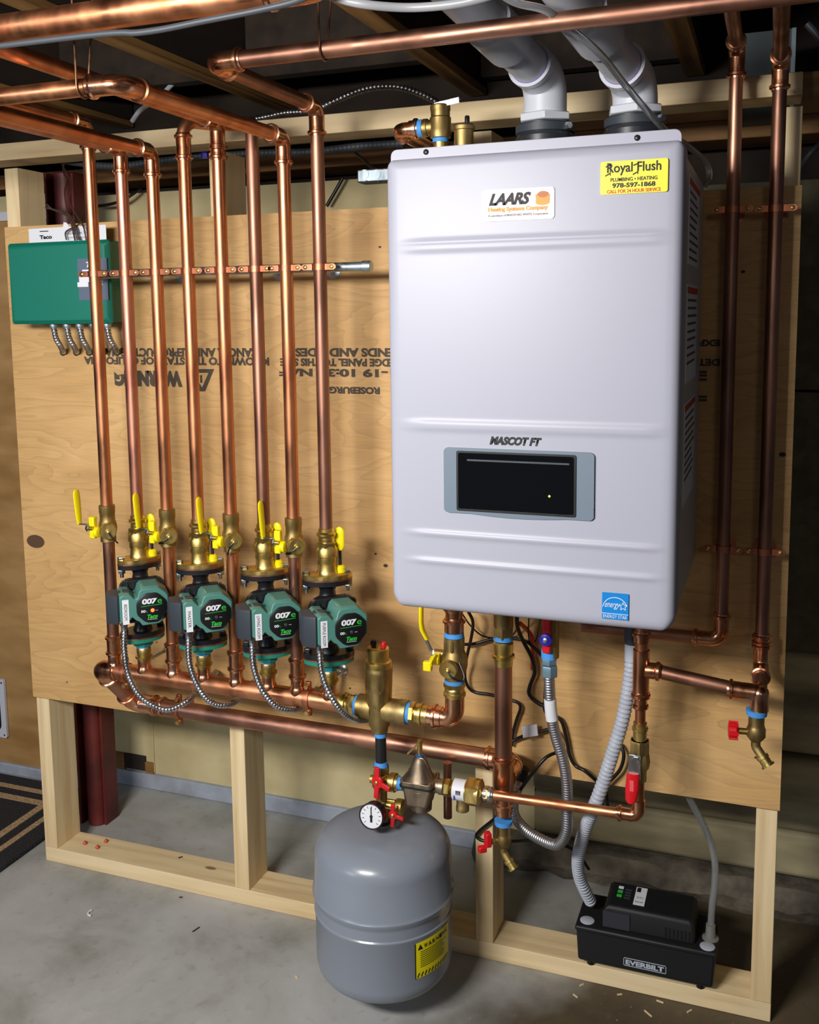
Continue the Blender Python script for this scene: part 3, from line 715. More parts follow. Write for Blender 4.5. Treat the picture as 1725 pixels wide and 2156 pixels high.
# lower return pipe along the plywood edge
XRT, DRT = 1.2275, .130
lp = thing('return_pipe', 'thick brownish copper pipe running low along the bottom edge of the plywood', 'pipe', (.75, -DLP, ZLP))
XB = XRT+.001
MB().path([(XL+.02, -DLP, ZLP), (XRT-.02, -DLP, ZLP-.006)], .0183, 28).build('pipe', COPPER_BROWN, lp)
MB().path(fillet([p2-u*.045, p2, p2+X*.055], .034, 10), .0205, 28).build('elbow', COPPER_FIT, lp)
for q, d in ((p2-u*.048, u), (p2+X*.060, -X)):
    mb = MB(); sleeve(mb, q, d, .0183, .020); mb.build('socket', COPPER_FIT, lp)
for q in (at(322, 1470, DLP).x, at(322, 1470, DLP).x+.022):
    MB().lathe((q, -DLP, ZLP), X, [(0, .0183), (0, .0208), (.004, .0222), (.008, .0208), (.0085, .0183)], 28).build('bead', COPPER_FIT, lp)
MB().path(fillet([(XRT-.050, -DLP, ZLP-.006), (XB, -DLP, ZLP-.006), (XB, -DRT+.010, ZLP-.006)], .030, 10), .0208, 28).build('elbow', COPPER_FIT, lp)
mb = MB(); sleeve(mb, (XRT-.056, -DLP, ZLP-.006), X, .0183, .020); mb.build('socket', COPPER_FIT, lp)
# split ring hangers
def hanger(name, label, c, r, rod=None, top=True):
    t = thing(name, label, 'clamp', c, 0, 'copper ring clamps on the thick pipes')
    c = Vector(c)
    MB().lathe(c-X*.006, X, [(0, r+.0003), (0, r+.0030), (.012, r+.0030), (.012, r+.0003)], 28).build('ring', COPPER_STRAP, t)
    for s_ in (1, -1):
        e = c + Z*s_*(r+.009)
        MB().box((e.x-.006, e.y-.004, e.z-.008), (e.x+.006, e.y+.004, e.z+.008)).build('ear', COPPER_STRAP, t, bevel=.0015)
        MB().cyl(e-Y*.010, e+Y*.008, .0028, n=12).build('bolt', BRASS, t)
        MB().hexn(e-Y*.0125, Y, .004, .0052).build('bolt_head', BRASS, t)
    if rod:
        MB().cyl(c+Y*(r+.002), V(c.x, -.004, c.z), .0042, n=14).build('rod', STEEL, t)
        MB().lathe((c.x, 0, c.z), -Y, [(0, .011), (.003, .011), (.005, .0065), (.022, .0065)], 20).build('rod_flange', STEEL, t)
    return t
xa = at(266, 1425, DR).x; xb = at(650, 1470, DR).x; xc = at(378, 1490, DLP).x
hanger('pipe_clamp', 'copper ring clamp near the left end of the manifold', (xa, y, ZM+.001), RM_, 1)
hanger('pipe_clamp', 'copper ring clamp near the right end of the manifold, rod back to the plywood', (xb, y, ZM-.001), RM_, 1)
t = hanger('pipe_clamp', 'copper ring clamp on the lower pipe below the first pumps', (xc, -DLP, ZLP-.001), .0183)
MB().cyl((xc, -DLP+.019, ZLP), (xc, 0, ZLP), .005, n=12).build('standoff', COPPER_STRAP, t)

# ------------------------------------------------------------------ straps and rail
ZS = zz(460, 569)
rail = thing('strap_rail', 'thin steel conduit rail behind the eight risers carrying the copper straps', 'rail', (.6, -.145, ZS))
xr1 = at(768, 567, .145).x
MB().cyl((XR[0]-.02, -.1465, ZS), (xr1, -.1465, ZS), .0088, n=20).build('conduit', GALV, rail)
MB().lathe((xr1-.004, -.1465, ZS), X, [(0, .0090), (.001, .0105), (.018, .0105), (.019, .008)], 20).build('connector', GALV, rail)
for xx in (XR[1]+.02, XR[4]+.035, XR[6]+.02):
    MB().cyl((xx, -.139, ZS), (xx, 0, ZS), .0075, n=16).build('standoff', GALV, rail)
    MB().lathe((xx, 0, ZS), -Y, [(0, .016), (.003, .016), (.005, .009)], 20).build('flange', GALV, rail)
def strap(c, r, label, g, wall=None, tilt=0):
    c = Vector(c); t = thing('pipe_strap', label, 'strap', c, 0, g); hw = .0058
    MB().lathe(c-Z*hw, Z, [(0, r+.0002), (0, r+.0020), (2*hw, r+.0020), (2*hw, r+.0002)], 28).build('band', COPPER_STRAP, t)
    for s_ in (-1, 1):
        poly = [(-.012, -hw), (.006, -hw), (.0105, -hw*.45), (.0105, hw*.45), (.006, hw), (-.012, hw)]
        poly = [(u_*s_, v_) for u_, v_ in poly]
        e = c+V(s_*(r+.0125), -.006, tilt*s_*.006)
        MB().prism(poly, e, X, Z, -Y, 0, .0018).build('ear', COPPER_STRAP, t, bevel=.0004)
        MB().lathe(e+V(s_*.002, -.0018, 0), -Y, [(0, .0040), (.0012, .0040), (.0022, .0026)], 14).build('screw', BRASS, t)
    return t
for i in range(8):
    strap((XR[i], y, ZS), RR, 'copper strap on the ' + ['leftmost', 'second', 'third', 'fourth', 'fifth', 'sixth', 'seventh', 'rightmost'][i] + ' riser of the eight', 'copper straps across the risers')

# ------------------------------------------------------------------ purge valves on risers 1 3 5 7
def purge(i, label, handle=True, capyaw=38, strapdir=0):
    x0 = XR[i]; t = thing('purge_valve', label, 'valve', (x0, y, ZPB), 0, 'brass purge valves with yellow levers')
    H = ZPT+.008-ZPB; c = V(x0, y, ZPB-.002)
    MB().lathe(c, Z, [(0, .0150), (.001, .0162), (.012, .0162), (.014, .0145), (.017, .0155), (.022, .0185), (.030, .0192), (.040, .0180), (.046, .0158), (.060, .0158), (.062, .0166), (H-.001, .0166), (H, .0145)], 28).build('body', BRASS_CAST, t)
    m_ = V(x0, y, ZPB+.028)
    a = math.radians(capyaw); d = V(math.sin(a), -math.cos(a), -.12).normalized()
    MB().lathe(m_+d*.008, d, [(0, .012), (.012, .0115)], 24).build('outlet', BRASS_CAST, t)
    q = m_+d*.019
    cap = MB()
    prof = [(0, .0150), (.001, .0168), (.010, .0168), (.0118, .0155), (.0118, .0060), (.0136, .0055), (.0140, .001)]
    cap.lathe(q, d, prof, 30); cap = cap.build('hose_cap', BRASS, t)
    fx, fy, fa = frame(d); mb = MB()
    for k in range(24):
        an = 2*PI*k/24; e = q+d*.0055+(fx*math.cos(an)+fy*math.sin(an))*.0168
        mb.obox(e, d*.0040, (fx*-math.sin(an)+fy*math.cos(an))*.0010, (fx*math.cos(an)+fy*math.sin(an))*.0008)
    mb.build('knurling', BRASS, cap)
    MB().lathe(q+d*.0118, d, [(0, .003), (.004, .003), (.005, .0015)], 14).build('cap_stud', BRASS, cap)
    s0 = q+d*.0145
    if strapdir == 0: pts = [s0, s0+V(.010, -.002, -.010), s0+V(.022, .002, -.022)]
    elif strapdir == 1: pts = [s0, s0+V(-.010, -.004, -.008), s0+V(-.022, -.002, -.012), s0+V(-.026, .004, -.016), s0+V(-.016, .006, -.014)]
    else: pts = [s0, s0+V(-.008, -.003, -.010), s0+V(-.016, .002, -.026)]
    MB().path(spline(pts, 6), .0016, 8).build('cap_strap', BLACK, cap)
    # yellow tee handle of the drain
    hx = x0-.0165
    th = MB().box((hx-.017, y-.020, ZPB+.006), (hx-.0035, y-.0075, ZPB+.052)).build('drain_handle', YELLOW, t, bevel=.0022)
    MB().lathe((hx-.0035, y-.014, ZPB+.020), X, [(0, .011), (.009, .011), (.010, .009)], 24).build('handle_hub', YELLOW, th)
    # main lever
    zl = ZPB+.033
    yl = y-.022
    MB().cyl((hx-.004, yl, zl-.004), (x0-.034, yl, zl-.004), .0042, n=16).build('stem', BRASS, t)
    MB().hexn((x0-.030, yl, zl-.004), -X, .006, .0072).build('nut', STEEL, t)
    MB().obox((x0-.044, yl, zl+.004), V(.011, 0, 0), V(0, .0045, 0), V(0, 0, .0012)).build('lever_arm', STEEL, t, bevel=.0005)
    R = []
    for zq, hw, th_ in ((0, .0055, .0030), (.006, .0075, .0036), (.030, .0095, .0036), (.062, .0105, .0034), (.070, .0088, .0030), (.0735, .004, .0020)):
        cx_ = x0-.055-.004*(zq/.07)
        R.append([V(cx_+th_*math.cos(a_), yl+hw*math.sin(a_), zl+.003+zq) for a_ in [2*PI*j/16 for j in range(16)]])
    MB().rings(R).build('lever_grip', YELLOW, t)
    return t
purge(0, 'brass purge valve on the leftmost riser, its yellow lever standing clear at left', strapdir=0)
purge(2, 'brass purge valve between the first and second pumps', strapdir=1)
purge(4, 'brass purge valve between the second and third pumps', strapdir=2)
purge(6, 'brass purge valve between the third and fourth pumps', strapdir=1)

# ------------------------------------------------------------------ isolation flange valves and pumps
def oval(a, b, n=28):      # two bolt flange outline: disc with two rounded ears
    out = []
    for k in range(n):
        t = 2*PI*k/n; c_, s_ = math.cos(t), math.sin(t)
        out.append((a*c_ if abs(c_) < .0 else math.copysign(abs(c_)**.9, c_)*a, math.copysign(abs(s_)**1.35, s_)*b))
    return out
def isolation(i, label, fa):
    x0 = XR[i]; t = thing('isolation_valve', label, 'valve', (x0, y, ZF), 0, 'brass isolation valves above the pumps')
    A = Matrix.Rotation(math.radians(fa), 3, 'Z') @ X; Bv = Matrix.Rotation(math.radians(fa), 3, 'Z') @ Y
    MB().prism(oval(.0485, .0295), (x0, y, ZF+.0008), A, Bv, Z, 0, .0085, inset=.06).build('flange', BRASS, t)
    zt = .953
    MB().lathe((x0, y, ZF+.006), Z, [(0, .024), (.004, .0205), (.010, .0185), (.022, .0180), (.024, .0195), (.036, .0195), (.038, .0215), (.052, .0215), (.057, .018), (.064, .0145), (.068, .0150), (.074, .0145), (.078, .0185), (.082, .0185), (.0850, .0150), (zt-ZF-.006, .0145), (zt-ZF-.005, .0128)], 30).build('body', BRASS, t)
    MB().hexn((x0, y, ZF+.060), Z, .011, .0200, .3).build('hex_collar', BRASS, t)
    for s_ in (-1, 1):
        b = V(x0, y, ZF)+A*.0405*s_
        MB().hexn(b+Z*.009, Z, .006, .0075).build('bolt_head', STEEL, t)
    # yellow paddle handle behind right, on a stem from the flange
    q = V(x0+.021, y+.016, ZF+.012)
    MB().lathe(q-Z*.003, Z, [(0, .010), (.010, .010), (.014, .006)], 20).build('handle_base', YELLOW, t)
    MB().cyl(q+Z*.008, q+Z*.040, .0030, n=10).build('handle_stem', IRON, t)
    e = q+V(0, 0, .040); R = []
    for zq, hw in ((0, .0045), (.004, .0085), (.010, .0098), (.036, .0098), (.043, .0075), (.046, .0025)):
        R.append([e+V(hw*math.cos(a_), .0042*math.sin(a_)*(.6+.4*hw/.0098), zq) for a_ in [2*PI*j/18 for j in range(18)]])
    MB().rings(R).build('handle_grip', YELLOW, t)
fas = (62, 30, 30, 30)
isolation(1, 'brass flanged isolation valve above the leftmost pump', fas[0])
isolation(3, 'brass flanged isolation valve above the second pump', fas[1])
isolation(5, 'brass flanged isolation valve above the third pump', fas[2])
isolation(7, 'brass flanged isolation valve above the rightmost pump, tall yellow handle at its right', fas[3])

def pump(k, i, word, label, fa, lit):
    zc = (ZF+ZG)/2; yaw = math.radians(40)
    t = thing('circulator_pump', label, 'pump', (XR[i], y, zc), yaw, 'green circulator pumps')
    W0 = dict(world=False); h = (ZF-ZG)/2
    fr_ = Matrix.Rotation(math.radians(fa)-yaw, 3, 'Z'); A, Bv = fr_ @ X, fr_ @ Y
    up = MB().prism(oval(.0485, .0295), (0, 0, h), A, Bv, -Z, .0015, .0115).build('upper_flange', CAST, t, **W0)
    MB().prism(oval(.0490, .0300), (0, 0, h), A, Bv, -Z, -.0005, .0018).build('gasket', COPPER_STRAP, up, **W0)
    for s_ in (-1, 1):
        b = V(0, 0, h)+A*.0405*s_
        bo = MB().hexn(b-Z*.0115, -Z, .008, .0080).build('nut', STEEL, t, **W0)
        MB().cyl(b-Z*.019, b-Z*.028, .0040, n=12).build('bolt_end', STEEL, bo, **W0)
    # volute with necks
    MB().lathe((0, 0, h-.008), -Z, [(0, .021), (.006, .0195), (.016, .0150), (.026, .0165), (.036, .024)], 24).build('neck', CAST, t, **W0)
    MB().lathe((0, 0, -h+.008), Z, [(0, .021), (.006, .0195), (.016, .0160), (.026, .0165), (.036, .024)], 24).build('neck', CAST, t, **W0)
    MB().lathe((0, .030, .002), -Y, [(0, .018), (.006, .032), (.014, .041), (.030, .045), (.048, .046), (.056, .044), (.062, .036)], 32).build('volute', CAST, t, **W0)
    MB().prism(rrect(.092, .092, .020, 5), (0, -.026, .006), X, Z, -Y, 0, .020).build('motor_bracket', CAST, t, bevel=.003, **W0)
    for sx_ in (-1, 1):
        for sz_ in (-1, 1):
            MB().lathe((sx_*.036, -.046, .006+sz_*.036), -Y, [(0, .0075), (.003, .0075), (.003, .004), (.001, .004)], 16).build('bracket_bolt', PUMPBLK, t, **W0)
    # green motor housing
    poly = [(-.064, .030), (-.058, .036), (-.036, .034), (-.028, .021), (-.022, .024), (-.018, .040), (-.012, .0455), (.020, .0455), (.036, .030), (.0395, .024), (.0395, -.016), (.030, -.024), (.027, -.036), (.020, -.043), (-.014, -.045), (-.020, -.034), (-.026, -.031), (-.034, -.036), (-.038, -.043), (-.060, -.048), (-.064, -.044)]
    DZ, DX = .0125, .006
    poly = [(u_+DX+(.006 if u_ < -.055 else 0), v_*.86+DZ+(.0125 if (u_ < -.03 and v_ < 0) else 0)-(.001 if (u_ < -.03 and v_ > 0) else 0)) for u_, v_ in poly]
    mh = MB().prism(poly, (0, -.052, 0), X, Z, -Y, 0, .066, inset=0.05).build('motor_housing', PGREEN, t, bevel=.0015, **W0)
    MB().lathe((0, -.030, .002), -Y, [(0, .034), (.030, .034)], 28).build('motor_barrel', PUMPBLK, t, **W0)
    # dark terminal box shell, angled on the left
    R = []
    for zq, k_ in ((-.0180, .96), (-.0155, 1), (.035, 1), (.039, .95)):
        base_ = [(-.0515, -.1150), (-.0545, -.1170), (-.0720, -.102), (-.0755, -.094), (-.0720, -.060), (-.0515, -.056)]
        R.append([V(-.0515+(a_+.0515)*k_, -.087+(b_+.087)*k_, zq) for a_, b_ in base_])
    MB().rings(R).build('terminal_cover', DGREY, t, **W0)
    MB().lathe((-.040, -.088, .0405), Z, [(0, .0125), (.0014, .0125), (.0016, .011)], 24, up=None).build('knockout', DGREY, mh, **W0)
    MB().box((-.004, -.1115, .0505), (.024, -.064, .0525)).build('top_plate', GREYLABEL if 0 else PGREEN, mh, bevel=.0008, **W0)
    # round-cornered black face
    oc = []
    for q in range(8):
        a_ = math.radians(22.5+45*q)
        for dq in (-9, 0, 9): oc.append((.0300*math.cos(a_+math.radians(dq))*(1.0 if dq else 1.015)/math.cos(math.radians(9))*.985, .0305*math.sin(a_+math.radians(dq))*(1.0 if dq else 1.015)/math.cos(math.radians(9))*.985))
    fp = MB().prism(oc, (.0105, -.1178, .0115), X, Z, -Y, 0, .0040, inset=.03).build('face_plate', BLACK, t, **W0)
    f = V(.0105, -.1222, .0115)
    text('007', f+V(-.0035, 0, .0135), X, Z, .0295, .0112, WHITE, fp, False, bold=.045, shear=.08, spacing=.9)
    text('e', f+V(.0160, 0, .0120), X, Z, .0088, .0078, GREENINK, fp, False)
    MB().obox(f+V(0, -.0002, .0048), V(.0205, 0, .001), V(0, .0001, 0), V(0, 0, .0004)).build('green_line', GREENINK, fp, **W0)
    text('00', f+V(-.0165, 0, -.0060), X, Z, .0085, .0052, WHITE, fp, False, bold=.03)
    text('L', f+V(-.0095, 0, -.0065), X, Z, .0030, .0036, GREENINK, fp, False)
    text('Taco', f+V(.0010, 0, -.0175), X, Z, .0200, .0085, GREENINK, fp, False, bold=.04, shear=.3)
    MB().box((f.x-.009, f.y-.0003, f.z-.0238), (f.x+.010, f.y, f.z-.0232)).build('white_line', WHITE, fp, **W0)
    MB().box((f.x+.007, f.y-.0003, f.z-.0062), (f.x+.012, f.y, f.z-.0057)).build('white_line', WHITE, fp, **W0)
    MB().lathe(f+V(.0015, .0002, -.0055), -Y, [(0, .0038 if lit else .0032), (.0007, .0030 if lit else .0024)], 16).build('indicator_light', LEDR if lit else DGREY, fp, **W0)
    if lit: o = t.children[-1]
    lb = MB().box((-.0455, -.1188, -.0185), (-.0330, -.1178, .0315)).build('room_label', WHITE, t, **W0)
    text(word, V(-.03925, -.1189, .0065), -Z, X, .043 if len(word) > 7 else .032, .0058, INK, lb, False)
    # lower flange, tape and brass adapter
    lf = MB().prism(oval(.050, .033), (0, 0, -h), A, Bv, Z, .0015, .0115).build('lower_flange', CAST, t, **W0)
    MB().prism(oval(.0500, .0330), (0, 0, -h), A, Bv, Z, -.0012, .0015).build('gasket', COPPER_STRAP, lf, **W0)
    gf = MB().prism(oval(.049, .032), (0, 0, -h-.0012), A, Bv, -Z, 0, .0095, inset=.1).build('green_flange', FGREEN, t, **W0)
    MB().lathe((0, 0, -h-.0095), -Z, [(0, .030), (.002, .024), (.008, .0205), (.013, .0200), (.0135, .016)], 8).build('flange_collar', FGREEN, gf, **W0)
    for s_ in (-1, 1):
        b = V(0, 0, -h)+A*.0405*s_
        MB().hexn(b+Z*.0115, Z, .008, .0078).build('nut', CAST, t, **W0)
    MB().lathe((0, 0, -h-.022), -Z, [(0, .0135), (0, .0150), (.0055, .0145), (.0055, .0130)], 24).build('thread_tape', BLUE, t, **W0)
    ad = MB().lathe((0, 0, -h-.0270), -Z, [(0, .0132), (.004, .0150), (.013, .0150), (.014, .0142), (.0175, .0142), (.019, .0178), (.0235, .0178), (.025, .0142), (.0295, .0142), (.0300, .0130)], 26).build('press_adapter', BRASS, t, **W0)
    return t
pump(0, 1, 'BEDROOM', 'green circulator pump labelled BEDROOM with a glowing red light, leftmost', fas[0], True)
pump(1, 3, 'MASTER', 'green circulator pump labelled MASTER, second from the left', fas[1], False)
pump(2, 5, 'LIVING ROOM', 'green circulator pump labelled LIVING ROOM, third from the left', fas[2], False)
pump(3, 7, 'PURPLE ROOM', 'green circulator pump labelled PURPLE ROOM, rightmost of the four', fas[3], False)
# armoured cables looping from the terminal boxes
AC = [[(262, 1322, .232), (262, 1370, .236), (272, 1425, .245), (300, 1470, .240), (350, 1494, .225), (393, 1477, .19), (420, 1450, .12), (450, 1420, .05), (455, 1415, .0)],
      [(397, 1338, .236), (400, 1400, .240), (420, 1450, .245), (447, 1480, .225), (480, 1484, .19), (507, 1468, .13), (530, 1440, .05), (534, 1437, .0)],
      [(531, 1352, .236), (535, 1405, .240), (552, 1452, .245), (583, 1487, .225), (616, 1494, .19), (643, 1482, .13), (665, 1455, .05), (668, 1450, .0)],
      [(673, 1368, .236), (679, 1420, .240), (697, 1465, .245), (723, 1500, .225), (752, 1515, .19), (782, 1512, .13), (812, 1490, .05), (816, 1486, .0)]]
for k, pts in enumerate(AC):
    t = thing('armoured_cable', 'armoured steel cable hanging in a loop from the ' + ['leftmost', 'second', 'third', 'rightmost'][k] + ' pump', 'cable', at(*pts[0]), 0, 'armoured cables looping below the pumps')
    mb = MB(); ribbed(mb, [at(*p) for p in pts], .0056); mb.build('armour', FLEX, t)
    p = at(*pts[0]); MB().lathe(p-Z*.004, Z, [(0, .0066), (.010, .0066), (.010, .0085), (.014, .0085)], 16).build('connector', STEEL, t)

# ================================================================== air separator and what hangs from it
def prof(px, d, pairs):      # (row, width in pixels) pairs, bottom row first -> base point and lathe profile
    P0 = at(px, pairs[0][0], d); out = []
    for py, wp in pairs:
        q = at(px, py, d); dep = -(RM.transposed() @ (q-CAM)).z
        out.append((q.z-P0.z, wp/2*dep/F))
    return P0, out
xs = at(798, 1470, DR).x
def P3(px, py, d=DR): return at(px, py, d)
sp = thing('air_separator', 'cast brass air separator with black and red caps between manifold and copper elbow', 'air separator', (xs, y, zz(798, 1530)))
zs = lambda py: zz(798, py)
def vprof(rows):      # rows: (py, radius) from bottom to top, returned relative to first
    z0 = zs(rows[0][0]); return (xs, y, z0), [(zs(a)-z0, r) for a, r in rows]
b0, pf = vprof([(1541, .0135), (1539, .0165), (1530, .0170), (1526, .0200), (1508, .0225), (1480, .0245), (1445, .0262), (1432, .0268), (1418, .0268), (1416, .0275), (1408, .0275), (1404, .0262), (1401, .0262)])
MB().lathe(b0, Z, pf, 36).build('body', BRASS_CAST, sp)
b0, pf = vprof([(1403, .0262), (1398, .0268), (1391, .0255), (1389, .0205), (1373, .0205), (1370, .0215), (1364, .0212), (1361, .0175)])
MB().lathe(b0, Z, pf, 36).build('float_chamber', BRASS, sp)
for px, m in ((787, BLACK), (808, RED)):
    q = at(px, 1364, DR+.004 if m is RED else DR+.002); 
    MB().lathe((q.x, q.y, zs(1364)), Z, [(0, .0040), (.005, .0040), (.005, .0060), (.0125, .0060), (.0145, .0045)], 18).build('cap', m, sp)
for s_, L in ((-1, .030), (1, .047)):
    MB().lathe((xs+s_*.012, y, ZM-.002), X*s_, [(0, .0225), (L*.6, .0225), (L*.66, .0235), (L, .0235), (L, .018)], 32).build('side_port', BRASS_CAST, sp)
text('VORTECH', V(xs, y-.0272, zs(1447)), X, Z, .030, .008, BRASS_CAST, sp, lift=.0004)
text('4L', V(xs, y-.0258, zs(1480)), X, Z, .012, .008, BRASS_CAST, sp, lift=.0004)
def adapter(parent, p, d, r, tape=True, hexr=.0205):      # tape, hex shoulder and press socket, from the threaded side out
    p, d = Vector(p), Vector(d).normalized()
    if tape: MB().lathe(p, d, [(0, r*.95), (0, r*1.17), (.007, r*1.13), (.007, r*.95)], 28).build('thread_tape', BLUE, parent)
    q = p+d*.006
    MB().hexn(q, d, .010, hexr, .2).build('hex_shoulder', BRASS, parent)
    MB().lathe(q+d*.009, d, [(0, r*1.02), (.004, r*1.15), (.009, r*1.10), (.0105, r*1.28), (.0155, r*1.28), (.017, r*1.10), (.027, r*1.10), (.0280, r)], 28).build('press_socket', BRASS, parent)
t = thing('press_adapter', 'brass adapter joining the manifold to the left side of the separator', 'fitting', (xs-.045, y, ZM))
adapter(t, (xs-.042, y, ZM-.002), -X, .0172, True, .0215)
t = thing('supply_elbow', 'copper elbow with brass adapters between the separator and the boiler valve', 'fitting', (xs+.1, y, ZM))
XSU = at(957, 1400, DR).x
adapter(t, (xs+.059, y, ZM-.002), X, .0172, True, .0215)
MB().path(fillet([(xs+.080, y, ZM-.002), (XSU, y, ZM-.002), (XSU, y, zz(957, 1466))], .042, 14), .0182, 30).build('elbow', COPPER_FIT, t)
mb = MB(); sleeve(mb, (xs+.108, y, ZM-.002), X, .0178, .020); mb.build('socket', COPPER_FIT, t)
adapter(t, (XSU, y, zz(957, 1430)), -Z, .0165, True, .0205)
# purge valve under the boiler
za, zb_ = zz(957, 1432), zz(957, 1340)
t = thing('boiler_valve', 'large brass ball valve with a long yellow lever under the boiler left side', 'valve', (XSU, y, za))
H = zb_-za
MB().lathe((XSU, y, za), Z, [(0, .0165), (.001, .0180), (.010, .0180), (.016, .0215), (.030, .0250), (.044, .0250), (.056, .0200), (.060, .0188), (H-.001, .0188), (H, .016)], 32).build('body', BRASS_CAST, t)
MB().hexn((XSU, y, zb_-.028), Z, .027, .0205, .1).build('hex_end', BRASS_CAST, t)
MB().lathe((XSU, y, zb_), Z, [(0, .0150), (0, .0188), (.008, .0180), (.008, .0150)], 28).build('thread_tape', BLUE, t)
q0 = V(XSU, y, za+.026); d = V(-.10, -.95, -.12).normalized(); q = at(943, 1409, DR+.040)
MB().cyl(q0, q+V(0, .010, 0), .013).build('outlet', BRASS_CAST, t)
d = V(.10, -1, -.15).normalized(); cap = MB().lathe(q+V(0, .008, 0), d, [(0, .0150), (.001, .0168), (.010, .0168), (.0118, .0155), (.0118, .005), (.0140, .0045)], 30).build('hose_cap', BRASS, t)
MB().lathe(q+V(0, .008, 0)+d*.0118, d, [(0, .003), (.004, .003), (.005, .0015)], 14).build('cap_stud', BRASS, cap)
s0 = q+V(0, -.006, -.001)
MB().path(spline([s0, s0+V(.010, -.002, -.010), s0+V(.026, .004, -.018), s0+V(.030, .010, -.010), s0+V(.018, .018, .012)], 7), .0016, 8).build('cap_strap', BLACK, cap)
# drain tee handle in yellow, turned down to the left
hq = at(922, 1388, DR+.012)
MB().lathe(hq+X*.004, -X, [(0, .011), (.010, .011), (.011, .009)], 24).build('handle_hub', YELLOW, t)
MB().obox(at(909, 1393, DR+.030), V(.006, -.002, .004), V(-.002, -.010, -.006), V(0, -.003, .006)).obox(at(901, 1402, DR+.036), V(.008, 0, 0), V(0, .006, 0), V(0, 0, .009)).build('drain_handle', YELLOW, t, bevel=.002)
MB().cyl(V(XSU-.015, y, za+.048), V(XSU-.038, y, za+.048), .0085).build('stem', BRASS_CAST, t)
MB().hexn(V(XSU-.036, y, za+.048), -X, .007, .0075).build('nut', STEEL, t)
A_ = [at(909, 1371, DR), at(900, 1352, DR), at(896, 1343, DR)]
mb = MB(); 
for a, b in zip(A_, A_[1:]): mb.cyl(a, b, .0032, n=10)
mb.build('lever_arm', STEEL, t)
pts = [at(899, 1346, DR), at(889, 1325, DR), at(887, 1310, DR), at(887, 1285, DR), at(887, 1262, DR)]
R = []
for k, p in enumerate(pts):
    wd = (.006, .0085, .0078, .0078, .005)[k]; R.append([p+V(.0040*math.cos(a_), wd*math.sin(a_), 0) for a_ in [2*PI*j/16 for j in range(16)]])
MB().rings(R).build('lever_grip', YELLOW, t)
t = thing('supply_pipe', 'short copper fitting entering the boiler bottom above the yellow lever valve', 'pipe', (XSU, y, zb_+.008))
MB().cyl((XSU, y, zb_+.004), (XSU, y, BZ0-.0), .0160, n=28).build('pipe', COPPER_FIT, t)
mb = MB(); sleeve(mb, (XSU, y, zb_+.036), -Z, .0160, .026); mb.build('socket', COPPER_FIT, t)
mb = MB(); sleeve(mb, (XSU, y, zb_+.048), Z, .0160, .020); mb.build('socket', COPPER_FIT, t)

# ------------------------------------------------------------------ return pipe
YR = -DRT; zr = lambda py: at(1060, py, DRT).z
t = thing('return_riser', 'thick copper pipe dropping from the boiler to the red handled drain', 'pipe', (XRT, YR, zr(1722)))
RP = .0165
MB().cyl((XRT, YR, zr(1640)), (XRT, YR, zr(1352)), RP, n=32).build('pipe', COPPER_BROWN, t)
MB().lathe((XRT, YR, zr(1347)), Z, [(0, .0150), (0, .0188), (.008, .0180), (.008, .0150)], 28).build('thread_tape', BLUE, t)
MB().hexn((XRT, YR, zr(1344)), Z, .026, .0195, .15).build('union_nut', BRASS_CAST, t)
MB().cyl((XRT, YR, zr(1320)), (XRT, YR, BZ0), .0185).build('union', BRASS_CAST, t)
MB().lathe((XRT, YR, zr(1350)), -Z, [(0, .016), (.003, .0188), (.020, .0180), (.024, .0175), (.0255, .0210), (.031, .0210), (.033, .0175), (.046, .0175), (.047, .016)], 28).build('press_adapter', BRASS, t)
te = MB().lathe((XRT, YR, zr(1592)), -Z, [(0, RP), (0, .0190), (.003, .0190), (.004, .0225), (.009, .0225), (.011, .0195), (.075, .0195), (.082, .0185), (.088, .0165), (.094, .0165), (.096, .0185), (.104, .0185), (.106, .0165), (.116, .0165)], 30).build('tee', COPPER_FIT, t)
MB().lathe((XRT, YR, ZLP-.006), Y, [(0, .0190), (DRT-DLP-.024, .0190), (DRT-DLP-.022, .0225), (DRT-DLP-.016, .0225), (DRT-DLP-.015, .0185)], 28).build('side_outlet', COPPER_FIT, te)
